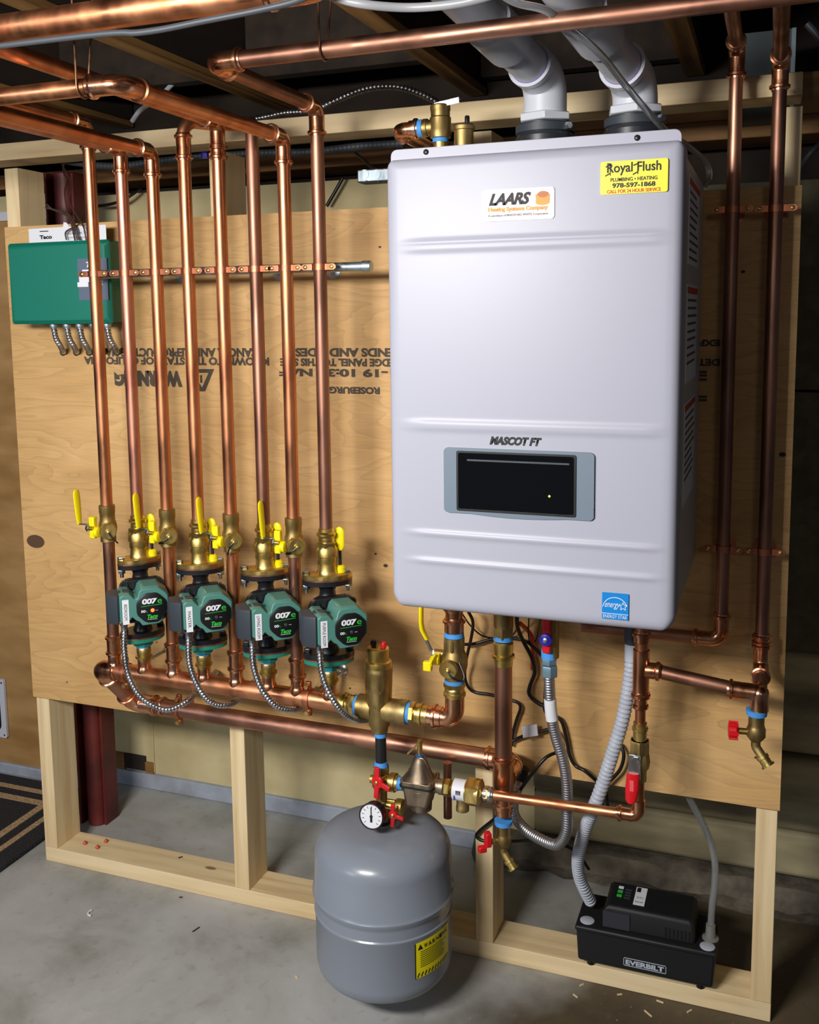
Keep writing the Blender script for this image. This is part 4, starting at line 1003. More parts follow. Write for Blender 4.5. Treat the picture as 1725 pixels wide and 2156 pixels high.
def drain(name, label, x0, y0, ztop, kx, spout, knob, blue=True):
    t = thing(name, label, 'valve', (x0, y0, ztop-.075), 0, 'small brass drain valves')
    if blue: MB().lathe((x0, y0, ztop), -Z, [(0, .0140), (0, .0175), (.009, .0165), (.009, .0140)], 24).build('thread_tape', BLUE, t)
    MB().lathe((x0, y0, ztop-.008), -Z, [(0, .0130), (.018, .0130), (.022, .0140), (.026, .0155), (.038, .0155), (.044, .0110), (.048, .0075), (.050, .002)], 26).build('body', BRASS_CAST, t)
    s = Vector(spout); p0 = V(x0, y0, ztop-.045)
    MB().path(fillet([p0, p0+V(0, 0, -.020), p0+V(0, 0, -.020)+s*.024], .012, 6), .0078, 20).build('spout', BRASS_CAST, t)
    e = p0+V(0, 0, -.020)+s*.016
    MB().lathe(e, s, [(0, .008), (.001, .0105), (.006, .0105), (.007, .0092), (.016, .0092), (.0165, .0115), (.0200, .0115), (.0200, .0080), (.012, .0070)], 24).build('hose_thread', BRASS, t)
    k = Vector(kx); c = V(x0, y0, ztop-.040)
    MB().cyl(c, c+k*.030, .0055, n=16).build('stem', BRASS, t)
    q = c+k*.030; fx, fy, _ = frame(k)
    if knob == 'tee':
        kb = MB().obox(q+k*.002+Z*.006, k*.006, k.cross(Z)*.008, Z*.014).obox(q+k*.006+V(-.006, -.004, -.012), k*.008, k.cross(Z)*.006, Z*.006)
        kb.build('handle', RED, t, bevel=.0025)
    else:
        kb = MB(); kb.lathe(q-k*.002, k, [(0, .0075), (.004, .0135), (.015, .0135), (.0165, .011)], 20); kb = kb.build('handle', RED, t)
        kn = MB()
        for j in range(6):
            a_ = PI*j/3; e = q+k*.006+(fx*math.cos(a_)+fy*math.sin(a_))*.0135; kn.obox(e, k*.0075, fx*math.cos(a_)*.002+fy*math.sin(a_)*.002, (fy*math.cos(a_)-fx*math.sin(a_))*.0035)
        kn.build('handle_lobes', RED, kb)
    return t
drain('drain_valve', 'brass drain valve with a red handle below the thick return pipe', XRT, YR, zr(1726), (-.8, -.6, 0), Vector((.62, -.2, -.75)).normalized(), 'tee')

# ------------------------------------------------------------------ nipple, tees, gauge
t = thing('black_nipple', 'black iron nipple with blue thread tape below the air separator', 'pipe', (xs, y, zz(802, 1600)))
xn = at(802, 1570, DR).x
MB().cyl((xn, y, zz(802, 1604)), (xn, y, zz(802, 1542)), .0108, n=24).build('pipe', IRON, t)
for py in (1550, 1612): MB().lathe((xn, y, zz(802, py)), Z, [(0, .0110), (0, .0122 if py < 1600 else .0140), (.009, .0120), (.009, .0110)], 24).build('thread_tape', BLUE, t)
zc = zz(802, 1643)
t = thing('tank_valve', 'brass tee valve with a red wing handle below the black nipple', 'valve', (xn, y, zz(802, 1700)))
MB().hexn((xn, y, zz(802, 1632)), Z, .019, .0170, .3).build('hex_end', BRASS_CAST, t)
MB().lathe((xn, y, zz(802, 1690)), Z, [(0, .0110), (.026, .0112), (.030, .0150), (.036, .0182), (.050, .0182), (.056, .015), (zz(802, 1630)-zz(802, 1690), .0145)], 28).build('body', BRASS_CAST, t)
MB().lathe((xn, y, zc), X, [(0, .0150), (.018, .0150), (.019, .0185), (.030, .0185), (.031, .0145), (.036, .0145)], 28).build('side_port', BRASS, t)
MB().lathe((xn-.010, y, zc), -X, [(0, .008), (.012, .008), (.013, .004)], 18).build('plug', BRASS, t)
MB().lathe((xn+.036, y, zc), X, [(0, .0105), (0, .0135), (.010, .0125), (.010, .0105)], 24).build('thread_tape', BLUE, t)
def wing(parent, c, s, k=(-.25, -1, 0)):
    k = Vector(k).normalized(); fx, fy, _ = frame(k); c = Vector(c)
    MB().lathe(c-k*.020, k, [(0, .0045), (.020, .0045)], 14).build('stem', BRASS, parent)
    h = MB().lathe(c-k*.002, k, [(0, .010*s), (.002, .0125*s), (.0065, .0125*s), (.008, .011*s)], 22).build('handle', RED, parent)
    for a_, L, wd in ((90, .030, .0055), (-95, .034, .0055), (-15, .030, .0050)):
        a_ = math.radians(a_); u_ = fx*math.cos(a_)+fy*math.sin(a_); v_ = k.cross(u_)
        MB().obox(c+u_*L*s*.5+k*.0035, u_*L*s*.5, v_*wd*s, k*.0022).build('wing', RED, h, bevel=.0012)
    MB().lathe(c+k*.0058, k, [(0, .0040), (.003, .0040), (.004, .0025)], 6).build('nut', BRASS, h)
wing(t, at(797, 1645, DR+.030), 1.0)
# lower assembly: pressure gauge and second red handle valve
zg = zz(805, 1700)
t = thing('pressure_gauge', 'round white dial pressure gauge in a dark rim above the grey tank', 'gauge', at(786, 1715, DR+.05))
gc = at(783, 1718, DR+.060); gd = (V(-.02, -1, .12)).normalized(); gx = gd.cross(Z).normalized()*-1; 
if gx.x < 0: gx = -gx
gz = gx.cross(-gd).normalized()
if gz.z < 0: gz = -gz
gcase = MB().lathe(gc-gd*.020, gd, [(0, .0200), (.002, .0232), (.018, .0232), (.019, .0250), (.0235, .0250), (.0240, .0228), (.0215, .0225)], 40).build('case', mat('dark_gauge_rim', (58, 46, 52), 0.35, 0.6), t)
MB().lathe(gc-gd*.004, gd, [(0, .0226), (.0062, .0226)], 40).build('dial', WHITE, t)
mb = MB()
for k in range(11):
    a_ = math.radians(225-27*k); u_ = gx*math.cos(a_)+gz*math.sin(a_); v_ = gd.cross(u_)
    mb.obox(gc+u_*.0175+gd*.0024, u_*.0022, v_*.0005, gd*.0002)
mb.build('tick_marks', INK, gcase)
a_ = math.radians(93); u_ = gx*math.cos(a_)+gz*math.sin(a_); v_ = gd.cross(u_)
mb = MB(); mb.obox(gc+u_*.005+gd*.0035, u_*.0125, v_*.0008, gd*.0003).lathe(gc+gd*.0022, gd, [(0, .0028), (.002, .0028)], 14).obox(gc-u_*.006+gd*.0035, u_*.005, v_*.0020, gd*.0003)
mb.build('needle', INK, t)
MB().path(fillet([gc-gd*.020, gc-gd*.045, V(xn, y, (gc-gd*.045).z)], .01, 5), .0065, 16).build('stem', BRASS, t)
t = thing('service_valve', 'small brass service valve with a red handle and yellow brass cap beside the gauge', 'valve', at(830, 1705, DR))
vz = zz(815, 1698)
MB().lathe((xn+.004, y, vz), Z, [(-.030, .0105), (-.012, .0115), (.010, .0115), (.012, .0095)], 24).build('body', BRASS_CAST, t)
MB().lathe((xn+.008, y, vz+.003), X, [(0, .0095), (.020, .0095), (.021, .0145), (.024, .0160), (.036, .0160), (.0375, .013)], 30).build('end_cap', BRASS, t)
MB().lathe((xn+.012, y, vz+.013), X, [(0, .0035), (.028, .0035)], 12).build('latch_pin', BRASS, t)
wing(t, at(829, 1714, DR+.028), .72, (.05, -1, 0))
# stub into the tank
t = thing('tank_stub', 'dark steel connection on top of the grey tank behind the gauge', 'pipe', at(813, 1745, DR))
# ------------------------------------------------------------------ expansion tank
xt = at(808, 1900, DR).x; tk = thing('expansion_tank', 'grey steel expansion tank hanging below the pressure gauge, yellow warning label at right', 'tank', (xt, y, .068))
RT = .1345
ZTOP = .372; zsh = .262
rows = [(.0680, .002), (.0680, .090), (.071, .108), (.079, .123), (.091, .1315), (.105, RT)]
z_up = [(.2015, RT), (.2045, RT+.0020), (.2075, RT+.0020), (.2100, RT), (.2275, RT), (.2320, RT+.0004), (.2380, RT+.0045), (.2440, RT+.0052), (.2500, RT+.0012)]
rows += z_up
for k in range(13):
    a_ = (PI/2)*k/12; rows.append((.318+.052*math.sin(a_)**1.0*1.0, .018+(RT-.018)*math.cos(a_)**.62 if k < 12 else .018))
rows.append((ZTOP, .016)); rows = [(z-.068, r) for z, r in rows]
MB().lathe((xt, y, .068), Z, rows, 72).build('shell', TANK, tk)
MB().lathe((xn, y, ZTOP-.006), Z, [(0, .0165), (.010, .0165), (.012, .0125), (vz-ZTOP-.018, .0120)], 24).build('stub', IRON, t)
# curved warning label
def curved(a0, a1, z0, z1, m, name, parent, dr=.0006, n=14):
    mb = MB(); R = []
    for k in range(n+1):
        a_ = math.radians(a0+(a1-a0)*k/n); cs, sn = math.sin(a_), -math.cos(a_)
        R.append([V(xt+cs*rr, y+sn*rr, z) for rr, z in ((RT-.001, z0), (RT+dr, z0), (RT+dr, z1), (RT-.001, z1))])
    return mb.rings(R).build(name, m, parent)
la0, la1, lz0, lz1 = 47, 88, .126, .196
wl = curved(la0, la1, lz0, lz1, YLABEL, 'warning_label', tk)
bk = mat('label_black', (22, 20, 18), 0.6)
curved(la0, la0+.9, lz0, lz1, bk, 'label_edge', wl, .0008)
def curvetext(body, a0, a1, z, h, m):
    for k, ch in enumerate(body):
        if ch == ' ': continue
        a_ = math.radians(a0+(a1-a0)*(k+.5)/len(body)); nrm = V(math.sin(a_), -math.cos(a_), 0); rt_ = V(math.cos(a_), math.sin(a_), 0)
        text(ch, V(xt, y, z)+nrm*(RT+.0009), rt_, Z, math.radians(abs(a1-a0))/len(body)*RT*.78, h, m, wl, bold=.02)
curvetext('WARNING', 55, 85, lz1-.009, .0085, bk)
mb = MB(); a_ = math.radians(52); nrm = V(math.sin(a_), -math.cos(a_), 0); rt_ = V(math.cos(a_), math.sin(a_), 0); c = V(xt, y, lz1-.009)+nrm*(RT+.0008)
mb.prism([(-.0055, -.0045), (.0055, -.0045), (0, .0055)], c, rt_, Z, nrm, -.0008, .0003).build('warning_triangle', bk, wl)
for k in range(9): curved(la0+5, la1-4-random.uniform(0, 8), lz1-.0195-.0038*k, lz1-.0183-.0038*k, bk, 'printed_line', wl, .0008, 8)
for k in range(11):
    mb = MB(); a_ = math.radians(la0+3+k*3.5); nrm = V(math.sin(a_), -math.cos(a_), 0); rt_ = V(math.cos(a_), math.sin(a_), 0)
    mb.prism([(-.0032, -.004), (-.0008, -.004), (.0032, .004), (.0008, .004)], V(xt, y, lz0+.006)+nrm*(RT+.0008), rt_, Z, nrm, -.0008, .0003).build('hazard_stripe', bk, wl)

# ------------------------------------------------------------------ fill valve and backflow preventer
pc = at(885, 1650, DR); xf, zf = pc.x, zz(925, 1660)
zf = .466
t = thing('fill_valve', 'bronze pressure reducing fill valve with a bell top and brass lever', 'valve', (xf, y, zf-.045))
zb2 = zz(885, 1640)
MB().prism([(-.024, -.030), (.020, -.030), (.030, .012), (-.030, .012)][::1], (xf, y+.022, zb2-.020), X, Z, -Y, 0, .044).build('body', BRONZE, t, bevel=.006, seg=3)
MB().lathe((xf+.002, y, zb2-.062), Z, [(0, .016), (.003, .020), (.026, .0215)], 28).build('strainer_cap', BRONZE, t)
MB().prism(rrect(.066, .056, .010, 4), (xf, y, zb2-.006), X, Y, Z, 0, .009).build('flange', BRONZE, t, bevel=.001)
MB().prism(rrect(.069, .059, .010, 4), (xf, y, zb2-.0085), X, Y, Z, 0, .0030).build('diaphragm', IRON, t)
MB().lathe((xf, y, zb2+.003), Z, [(0, .030), (.004, .027), (.012, .0225), (.024, .0180), (.033, .0150), (.040, .0120), (.044, .0075)], 32).build('bell', BRONZE, t)
MB().lathe((xf, y, zb2+.045), Z, [(0, .0085), (.005, .0085)], 8).build('lock_nut', DKBLUE if 0 else mat('blue_nut', (40, 90, 150), .4), t)
MB().cyl((xf, y, zb2+.048), (xf, y, zb2+.079), .0052, n=18).build('spindle', BRASS, t)
MB().obox((xf-.011, y-.004, zb2+.062), V(.012, 0, .0125), V(0, .003, 0), V(.0012, 0, -.0012)).build('lever', BRASS, t)
MB().path(spline([V(xf+.002, y-.008, zb2+.046), V(xf+.012, y-.008, zb2+.042), V(xf+.026, y-.006, zb2+.010)], 6), .0010, 8).build('tag_wire', STEEL, t)
for sx_ in (-1, 1):
    for sy_ in (-1, 1): MB().lathe((xf+sx_*.028, y+sy_*.023, zb2+.002), Z, [(0, .0038), (.004, .0038), (.005, .002)], 12).build('screw', BRONZE, t)
MB().cyl((xn+.044, y, zc), (xf-.018, y, zc-.004), .0120).build('inlet', BRONZE, t)
xo = at(925, 1662, DR).x
MB().lathe((xf+.018, y, zf), X, [(0, .0130), (xo-xf-.018, .0130), (xo-xf-.017, .0150), (xo-xf-.008, .0150), (xo-xf-.007, .0120)], 26).build('outlet', BRONZE, t)
MB().box((xf-.006, y-.0225, zb2-.026), (xf+.008, y-.0215, zb2-.018)).build('cast_mark', BRONZE, t, bevel=.0005)
t = thing('backflow_preventer', 'brass backflow preventer with a white label between fill valve and copper pipe', 'valve', (xo+.05, y, zf-.03))
xq = lambda px: at(px, 1668, DR).x
MB().lathe((xq(926), y, zf), X, [(0, .0110), (xq(938)-xq(926), .0110), (xq(938)-xq(926), .009)], 24).build('nipple', BRASS, t)
MB().hexn((xq(937), y, zf), X, xq(950)-xq(937), .0170, .25).build('union_nut', BRASS, t)
MB().lathe((xq(949), y, zf), X, [(0, .0120), (.004, .0165), (.008, .0195), (xq(1003)-xq(949), .0195), (xq(1003)-xq(949)+.001, .0245), (xq(1012)-xq(949), .0255), (xq(1015)-xq(949), .0200), (xq(1018)-xq(949), .010)], 8 if 0 else 36).build('body', BRASS, t)
MB().hexn((xq(985), y, zf), X, xq(1013)-xq(985), .0270, .4).build('hex_shell', BRASS, t)
lb = MB().lathe((xq(957), y, zf), X, [(0, .0194), (0, .0199), (xq(982)-xq(957), .0199), (xq(982)-xq(957), .0194)], 36).build('white_band', WHITE, t)
mb = MB()
for k in range(5): mb.box((xq(966)+.002*k, y-.0204, zf-.001), (xq(966)+.0012+.002*k, y-.0195, zf+.007))
mb.build('band_print', INK, lb)
MB().box((xq(963)-.0012, y-.0203, zf-.012), (xq(963)+.0012, y-.0192, zf-.003)).build('band_print', DKBLUE, lb)
MB().lathe((xq(974), y, zf-.016), -Z, [(0, .0115), (.014, .0115), (.016, .0125), (.024, .0125), (.025, .009)], 24).build('vent_port', BRASS_CAST, t)
MB().cyl((xq(1014), y, zf), (xq(1024), y, zf), .0100).build('tail_piece', BRASS, t)
MB().hexn((xq(1020), y, zf), X, xq(1031)-xq(1020), .0150, .1).build('hex_shoulder', BRASS, t)
vp = thing('vent_tube', 'short copper tube hanging behind the backflow preventer', 'pipe', (at(942, 1720, .085).x, -.085, 0.3))
xv = at(943, 1690, .085).x
MB().cyl((xv, -.085, at(943, 1721, .085).z), (xv, -.085, ZLP-.012), .0085, n=20).build('pipe', COPPER_BROWN, vp)
# fill pipe
XF2 = at(1347, 1600, DR).x
t = thing('fill_pipe', 'thin copper pipe running right past the hoses, then up to the red lever', 'pipe', (1.3, y, zf))
zf2 = .4715
MB().path(fillet([(xq(1030), y, zf), (XF2, y, zf2), (XF2, y, zz(1350, 1612))], .024, 10), .0092, 22).build('pipe', COPPER, t)
mb = MB(); sleeve(mb, (xq(1030)+.001, y, zf), -X, .0095, .012); sleeve(mb, (xq(1030)-.004, y, zf), X, .0095, .012); mb.build('socket', STEEL, t)
xe = at(1298, 1712, DR).x; mb = MB(); sleeve(mb, (xe, y, zf2), X, .0092, .016); mb.build('socket', COPPER_FIT, t)
MB().path(fillet([(xe+.012, y, zf2), (XF2, y, zf2), (XF2, y, zf2+.030)], .022, 10), .0112, 22).build('elbow', COPPER_FIT, t)
z1 = zz(1350, 1570)
t = thing('lever_valve', 'brass ball valve with a long red lever right of the grey ribbed hose', 'valve', (XF2, y, zz(1350, 1612)))
vz0, vz1 = zz(1350, 1645), zz(1350, 1558)
MB().lathe((XF2, y, vz0), Z, [(0, .0098), (.001, .0125), (.020, .0125), (.026, .0165), (.038, .0185), (.052, .0165), (.056, .0150), (vz1-vz0, .0150)], 8).build('body', BRASS_CAST, t)
MB().hexn((XF2, y, vz1-.026), Z, .026, .0185, .1).build('hex_end', BRASS_CAST, t)
q = V(XF2-.004, y-.016, zz(1347, 1592))
MB().hexn(q, -Y, .008, .0075).build('nut', STEEL, t)
e = at(1340, 1612, DR+.026)
MB().obox(V(XF2-.006, y-.019, zz(1345, 1606)), V(.0105, 0, 0), V(0, .0010, 0), V(0, 0, .022)).build('lever_plate', STEEL, t, bevel=.0006)
g0, g1 = zz(1340, 1629, DR+.02), zz(1336, 1690, DR+.02)
R = []
for f_, wd in ((0, .0095), (.06, .0110), (.5, .0115), (.9, .0100), (1, .0060)):
    z_ = g0+(g1-g0)*f_; R.append([V(XF2-.008-.003*f_+wd*math.cos(a_), y-.021-.002*f_+.0045*math.sin(a_), z_) for a_ in [2*PI*j/20 for j in range(20)]])
gp = MB().rings(R).build('lever_grip', RED, t)
PR = mat('pale_red_print', (232, 90, 96), .5)
gx0, gm0 = XF2-.0095, (g0+g1)/2
MB().box((gx0-.0035, y-.0268, gm0-.004), (gx0+.0035, y-.0260, gm0+.016)).build('raised_mark', PR, gp, bevel=.0004)
MB().prism([(-.003, 0), (0, -.004), (.003, 0), (0, .004)], (gx0-.001, y-.0262, gm0-.016), X, Z, -Y, 0, .0006).build('raised_mark', PR, gp)
# riser above the valve with tee
ztee = zz(1352, 1410)
t = thing('fill_riser', 'copper pipe with a tee between the red lever valve and the boiler', 'pipe', (XF2, y, vz1))
MB().cyl((XF2, y, vz1+.010), (XF2, y, zz(1350, 1480)), .0092, n=22).build('pipe', COPPER, t)
MB().lathe((XF2, y, vz1-.001), Z, [(0, .0100), (.002, .0120), (.018, .0120), (.0195, .0140), (.024, .0140), (.025, .0118), (.033, .0118), (.034, .0095)], 22).build('press_adapter', BRASS, t)
MB().lathe((XF2, y, zz(1352, 1493)), Z, [(0, .0095), (.001, .0120), (.003, .0140), (.008, .0140), (.010, .0115), (.018, .0118), (.024, .0150), (.032, .0150)], 24).build('reducer', COPPER_FIT, t)
te = MB().lathe((XF2, y, ztee-.052), Z, [(0, .0125), (.001, .0150), (.003, .0170), (.008, .0170), (.010, .0142), (.088, .0142), (.089, .0125)], 26).build('tee', COPPER_FIT, t)
MB().lathe((XF2, y, ztee), X, [(.008, .0142), (.024, .0142), (.026, .0165), (.031, .0165), (.033, .0138), (.036, .0122)], 26).build('side_outlet', COPPER_FIT, te)
MB().cyl((XF2, y, ztee+.034), (XF2, y, BZ0), .0115, n=22).build('pipe', COPPER, t)
mb = MB(); sleeve(mb, (XF2, y, ztee+.070), -Z, .0115, .020); mb.build('socket', COPPER_FIT, te)

# ------------------------------------------------------------------ right-hand domestic pipes
XA, XBp, DB = 1.6105, 1.6797, .052
ra, rb = .0113, .0116
zA, zB = .770, .724
g2 = 'two copper pipes strapped at the right of the boiler'
run('cold_water_pipe', 'copper pipe nearer the boiler at right, turning left below the boiler', [(1.36, -DB, zA), (XA, -DB, zA), (XA, -DB, 1.796), (XA, -.62, 1.800)], ra, .024, COPPER_BROWN, g2, 'pipe', (1, 2))
zC = ztee+.0006
rt = run('cold_water_pipe', 'copper pipe nearest the plywood right edge, bending forward to a tee at the bottom', [(XBp, -.70, 1.772), (XBp, -DB, 1.768), (XBp, -DB, zB), (XBp, y+.010, zB)], rb, .022, COPPER_BROWN, g2, 'pipe', (1, 2), [((XBp, -DB, .790), -Z, .024)])
MB().lathe((XBp, y, zB-.030), Z, [(0, .012), (0, .0150), (.030, .0150), (.036, .0135), (.042, .0060)], 24).build('tee', COPPER_FIT, rt)
cp_ = thing('cross_pipe', 'horizontal copper pipe between the tee and the right-hand riser', 'pipe', (1.58, y, zB))
MB().cyl((XF2+.030, y, ztee), (XBp-.030, y, zB), .0120, n=24).build('pipe', COPPER_BROWN, cp_)
mb = MB(); sleeve(mb, (XBp-.052, y, zB+.0005), X, .0120, .020); mb.build('socket', COPPER_FIT, cp_)
MB().path(fillet([(XBp-.038, y, zB), (XBp-.004, y, zB), (XBp-.002, y+.014, zB)], .012, 6), .0142, 22).build('elbow', COPPER_FIT, cp_)
drain('drain_valve', 'brass drain valve with a red knob under the right-hand copper pipe', XBp-.004, y, zB-.030, (-1, -.1, 0), Vector((.55, -.25, -.7)).normalized(), 'knob')
for k, (xx, zq, tl_, lb_) in enumerate(((XA, at(1548, 441, DB).z, 0, 'upper copper strap on the pipe nearer the boiler'), (XBp, at(1638, 439, DB).z, 0, 'upper copper strap near the plywood right edge'),
                             (XA, at(1518, 1154, DB).z, 0, 'lower copper strap on the pipe nearer the boiler'), (XBp, at(1607, 1160, DB).z, .6, 'crooked lower copper strap near the plywood right edge'))):
    s_ = strap((xx, -DB, zq), ra, lb_, 'copper straps on the right-hand pipes')
    MB().cyl((xx, -DB+.011, zq), (xx, 0, zq), .006, n=14).build('standoff', COPPER_STRAP, s_)
    MB().lathe((xx, 0, zq-.004), -Y, [(0, .019), (.002, .019), (.003, .010)], 20).build('base_plate', COPPER_STRAP, s_)

# ================================================================== gas line, hoses and cords under the boiler
gx_ = at(1156, 1400, .145).x; G_ = lambda py, px=1156: at(px, py, .145)
t = thing('gas_valve', 'red handled gas valve with a round blue knob under the boiler', 'valve', G_(1385))
MB().cyl(V(gx_+.006, -.145, G_(1382).z), V(gx_+.006, -.145, BZ0), .0125).build('body', BRASS_CAST, t)
q = at(1152, 1343, .165)
MB().obox(q+V(0, -.002, .006), V(.0075, 0, 0), V(0, .004, 0), V(0, 0, .034)).build('lever', RED, t, bevel=.003)
k_ = MB().lathe(q+V(0, -.004, 0), -Y, [(0, .0075), (.003, .0115), (.009, .0115), (.0105, .0095)], 26).build('knob', DKBLUE, t)
MB().lathe(q+V(0, -.0145, 0), -Y, [(0, .0045), (.002, .0045), (.003, .002)], 12).build('nut', STEEL, k_)
TEAL = mat('blue_grey_fitting', (120, 150, 164), 0.4, 0.5)
MB().lathe((gx_+.001, -.145, G_(1385).z), Z, [(0, .0125), (0, .0150), (.016, .0150), (.016, .0125)], 24).build('thread_tape', BLUE, t)
MB().hexn((gx_+.001, -.145, G_(1398).z), Z, .012, .0145, .2).build('nut', TEAL, t)
MB().hexn((gx_+.001, -.145, G_(1424).z), Z, .022, .0155, .35).build('flare_nut', TEAL, t, bevel=.001)
gh = thing('gas_hose', 'corrugated stainless steel gas hose looping down below the plywood edge', 'hose', G_(1430))
pts = [(1156, 1420, .145), (1158, 1465, .145), (1162, 1510, .142), (1172, 1555, .138), (1186, 1600, .135), (1194, 1650, .132), (1195, 1710, .130), (1192, 1755, .128), (1172, 1778, .118), (1135, 1765, .100), (1105, 1745, .085), (1085, 1720, .075), (1081, 1695, .07), (1087, 1668, .055), (1094, 1645, .03)]
P_ = spline([at(*p) for p in pts], 10); P_ = resample(P_, .0009)
MB().path(P_, lambda d: .0103+.0004*math.sin(2*PI*d/.0048), 18).build('hose', mat('stainless_hose', (186, 188, 194), 0.40, 1.0), gh)
MB().path(P_[52:98], lambda d: .0112, 18).build('hose_label', WHITE, gh)
MB().lathe(P_[-1]-Z*.004, V(.1, .3, 1), [(0, .0135), (.030, .0150), (.034, .010)], 22).build('rubber_boot', BLACK, gh)
# grey condensate hose
ch = thing('condensate_hose', 'ribbed grey plastic hose curving from the boiler down to the black pump', 'hose', at(1333, 1345, .14))
pts = [(1331, 1375, .14), (1329, 1410, .14), (1322, 1460, .14), (1310, 1520, .14), (1292, 1580, .138), (1273, 1640, .132), (1253, 1695, .128), (1238, 1730, .10), (1225, 1770, .06), (1217, 1810, .02), (1220, 1845, -.01), (1232, 1875, -.03), (1245, 1900, -.05)]
P_ = spline([at(*p) for p in pts], 10); P_ = resample(P_, .0012)
MB().path(P_, lambda d: .0126-.0032*abs(math.cos(PI*d/.0086))**5, 18).build('hose', CGREY, ch)
c = at(1332, 1360, .14)
MB().cyl(V(c.x, c.y, at(1331, 1390, .14).z), V(c.x, c.y, at(1331, 1352, .14).z), .0135, n=24).build('cuff', CGREY, ch)
MB().cyl(V(c.x, c.y, at(1331, 1354, .14).z), V(c.x, c.y, BZ0), .0150, n=24).build('collar', DGREY, ch)
cable_n = [0]
def cable(label, pts, r=.0032, m=CABLE, name='power_cord', cat='cord', group=None):
    P = [at(*p) for p in pts]; o = MB().path(spline(P, 8), r, 10).build(name, m); return tag(o, label, cat, group)
gc_ = 'black cords behind the pipes under the boiler'
cable('black cord hanging from the boiler down past the brass ball valve to the return pipe', [(985, 1285, .06), (996, 1310, .05), (992, 1345, .04), (982, 1390, .03), (980, 1430, .02), (995, 1455, .012), (1030, 1462, .012), (1060, 1470, .012), (1088, 1478, .012), (1096, 1490, .012), (1088, 1515, .012), (1080, 1545, .012), (1078, 1570, .012)], group=gc_)
cable('black cord running level behind the supply valve and return pipe', [(975, 1357, .03), (1000, 1355, .02), (1040, 1345, .015), (1075, 1343, .015), (1110, 1352, .02), (1140, 1380, .02), (1152, 1400, .02)], group=gc_)
cable('thin black wire crossing from the copper fitting to the blue taped union', [(972, 1290, .05), (990, 1316, .03), (1015, 1338, .02), (1045, 1343, .012), (1078, 1338, .015), (1090, 1318, .03), (1092, 1295, .06)], .0016, group=gc_, name='wire')
cable('thick black cord wavering down between return pipe and gas hose', [(1088, 1295, .07), (1090, 1320, .06), (1102, 1350, .04), (1120, 1385, .03), (1126, 1415, .02), (1116, 1445, .014), (1115, 1462, .014), (1130, 1478, .014), (1152, 1490, .014), (1165, 1505, .014)], .0040, group=gc_)
cable('thin black wires hanging in front of the red cord', [(1114, 1300, .06), (1113, 1335, .03), (1118, 1356, .014), (1130, 1345, .02), (1138, 1305, .06)], .0014, group=gc_, name='wire')
cable('black cord following the gas hose down to the plywood edge', [(1150, 1425, .014), (1148, 1470, .014), (1150, 1500, .014), (1180, 1515, .014), (1192, 1550, .014), (1200, 1590, .014), (1212, 1612, .014), (1230, 1622, .02), (1252, 1640, .02), (1275, 1665, .01), (1280, 1700, -.02)], .0036, group=gc_)
cable('black cord looping right of the grey ribbed hose', [(1296, 1575, .014), (1306, 1568, .014), (1314, 1590, .02), (1306, 1620, .02), (1284, 1645, .02), (1271, 1662, .02), (1268, 1695, .0)], .0036, group=gc_)
lc = thing('labelled_cord', 'black cord with a folded white tag right of the return pipe', 'cord', at(1114, 1545, .02))
MB().path(spline([at(*p) for p in [(1076, 1562, .014), (1092, 1554, .014), (1115, 1545, .02), (1135, 1541, .02), (1165, 1536, .02), (1182, 1560, .02), (1184, 1578, .02), (1150, 1595, .05), (1120, 1630, .06), (1095, 1665, .05), (1084, 1690, .03), (1040, 1725, .0), (1005, 1755, .0), (1012, 1768, .0), (1040, 1774, .0)]], 8), .0034, 10).build('cord', CABLE, lc)
a, b, c, d = at(1099, 1530, .026), at(1131, 1525, .026), at(1134, 1547, .028), at(1102, 1554, .028)
fl_ = MB().obox((a+b+c+d)/4, (b-a)/2, V(0, .0022, 0), (a-d)/2); fl_.build('folded_tag', WHITE, lc, bevel=.0012)
cable('black cord passing low behind the drain valve towards the condensate pump', [(1060, 1772, -.05), (1090, 1771, -.08), (1130, 1770, -.10), (1180, 1778, -.12), (1215, 1795, -.14), (1240, 1830, -.16)], .0034, group=gc_)
cable('short red cord hanging behind the boiler bottom beside the black cords', [(1095, 1312, .06), (1112, 1328, .03), (1121, 1345, .02), (1122, 1380, .014), (1122, 1410, .014)], .0042, mat('red_cord', (214, 70, 48), 0.4))

# ------------------------------------------------------------------ condensate pump on the bottom plate
c0 = at(1213, 1950, 0.0); c1 = at(1508, 2008, 0.0)
px0, px1, pz1 = c0.x, c1.x, (c0.z+c1.z)/2; pz0 = .052; dpt = .118
t = thing('condensate_pump', 'black plastic condensate pump with two grey caps sitting on the bottom plate', 'pump', ((px0+px1)/2, .05, T))
def bx_(lo, hi): return MB().box(lo, hi)
MB().prism([(px0+.004, pz0), (px1-.004, pz0), (px1, pz1-.010), (px1, pz1), (px0, pz1), (px0, pz1-.010)], (0, 0, 0), X, Z, Y, 0, dpt).build('reservoir', PUMPBLK, t, bevel=.006, seg=3)
MB().box((px0-.002, -.003, pz1-.009), (px1+.002, dpt+.003, pz1+.002)).build('lid_rim', PUMPBLK, t, bevel=.004, seg=3)
def topz(px, py, z): return atz(px, py, z)
zt2 = pz1+.045
h0, h1 = topz(1276, 1905, zt2), topz(1460, 1935, zt2)
mc = MB(); A_ = [(px0+.050, .012), (px1-.040, .012), (px1-.040, dpt-.005), (px0+.050, dpt-.005)]
R = []
for zq, k in ((pz1, 1), (pz1+.040, .96), (pz1+.048, .88)):
    R.append([V((px0+px1)/2+.005+(a-(px0+px1)/2-.005)*k, dpt/2+(b-dpt/2)*k, zq) for a, b in A_])
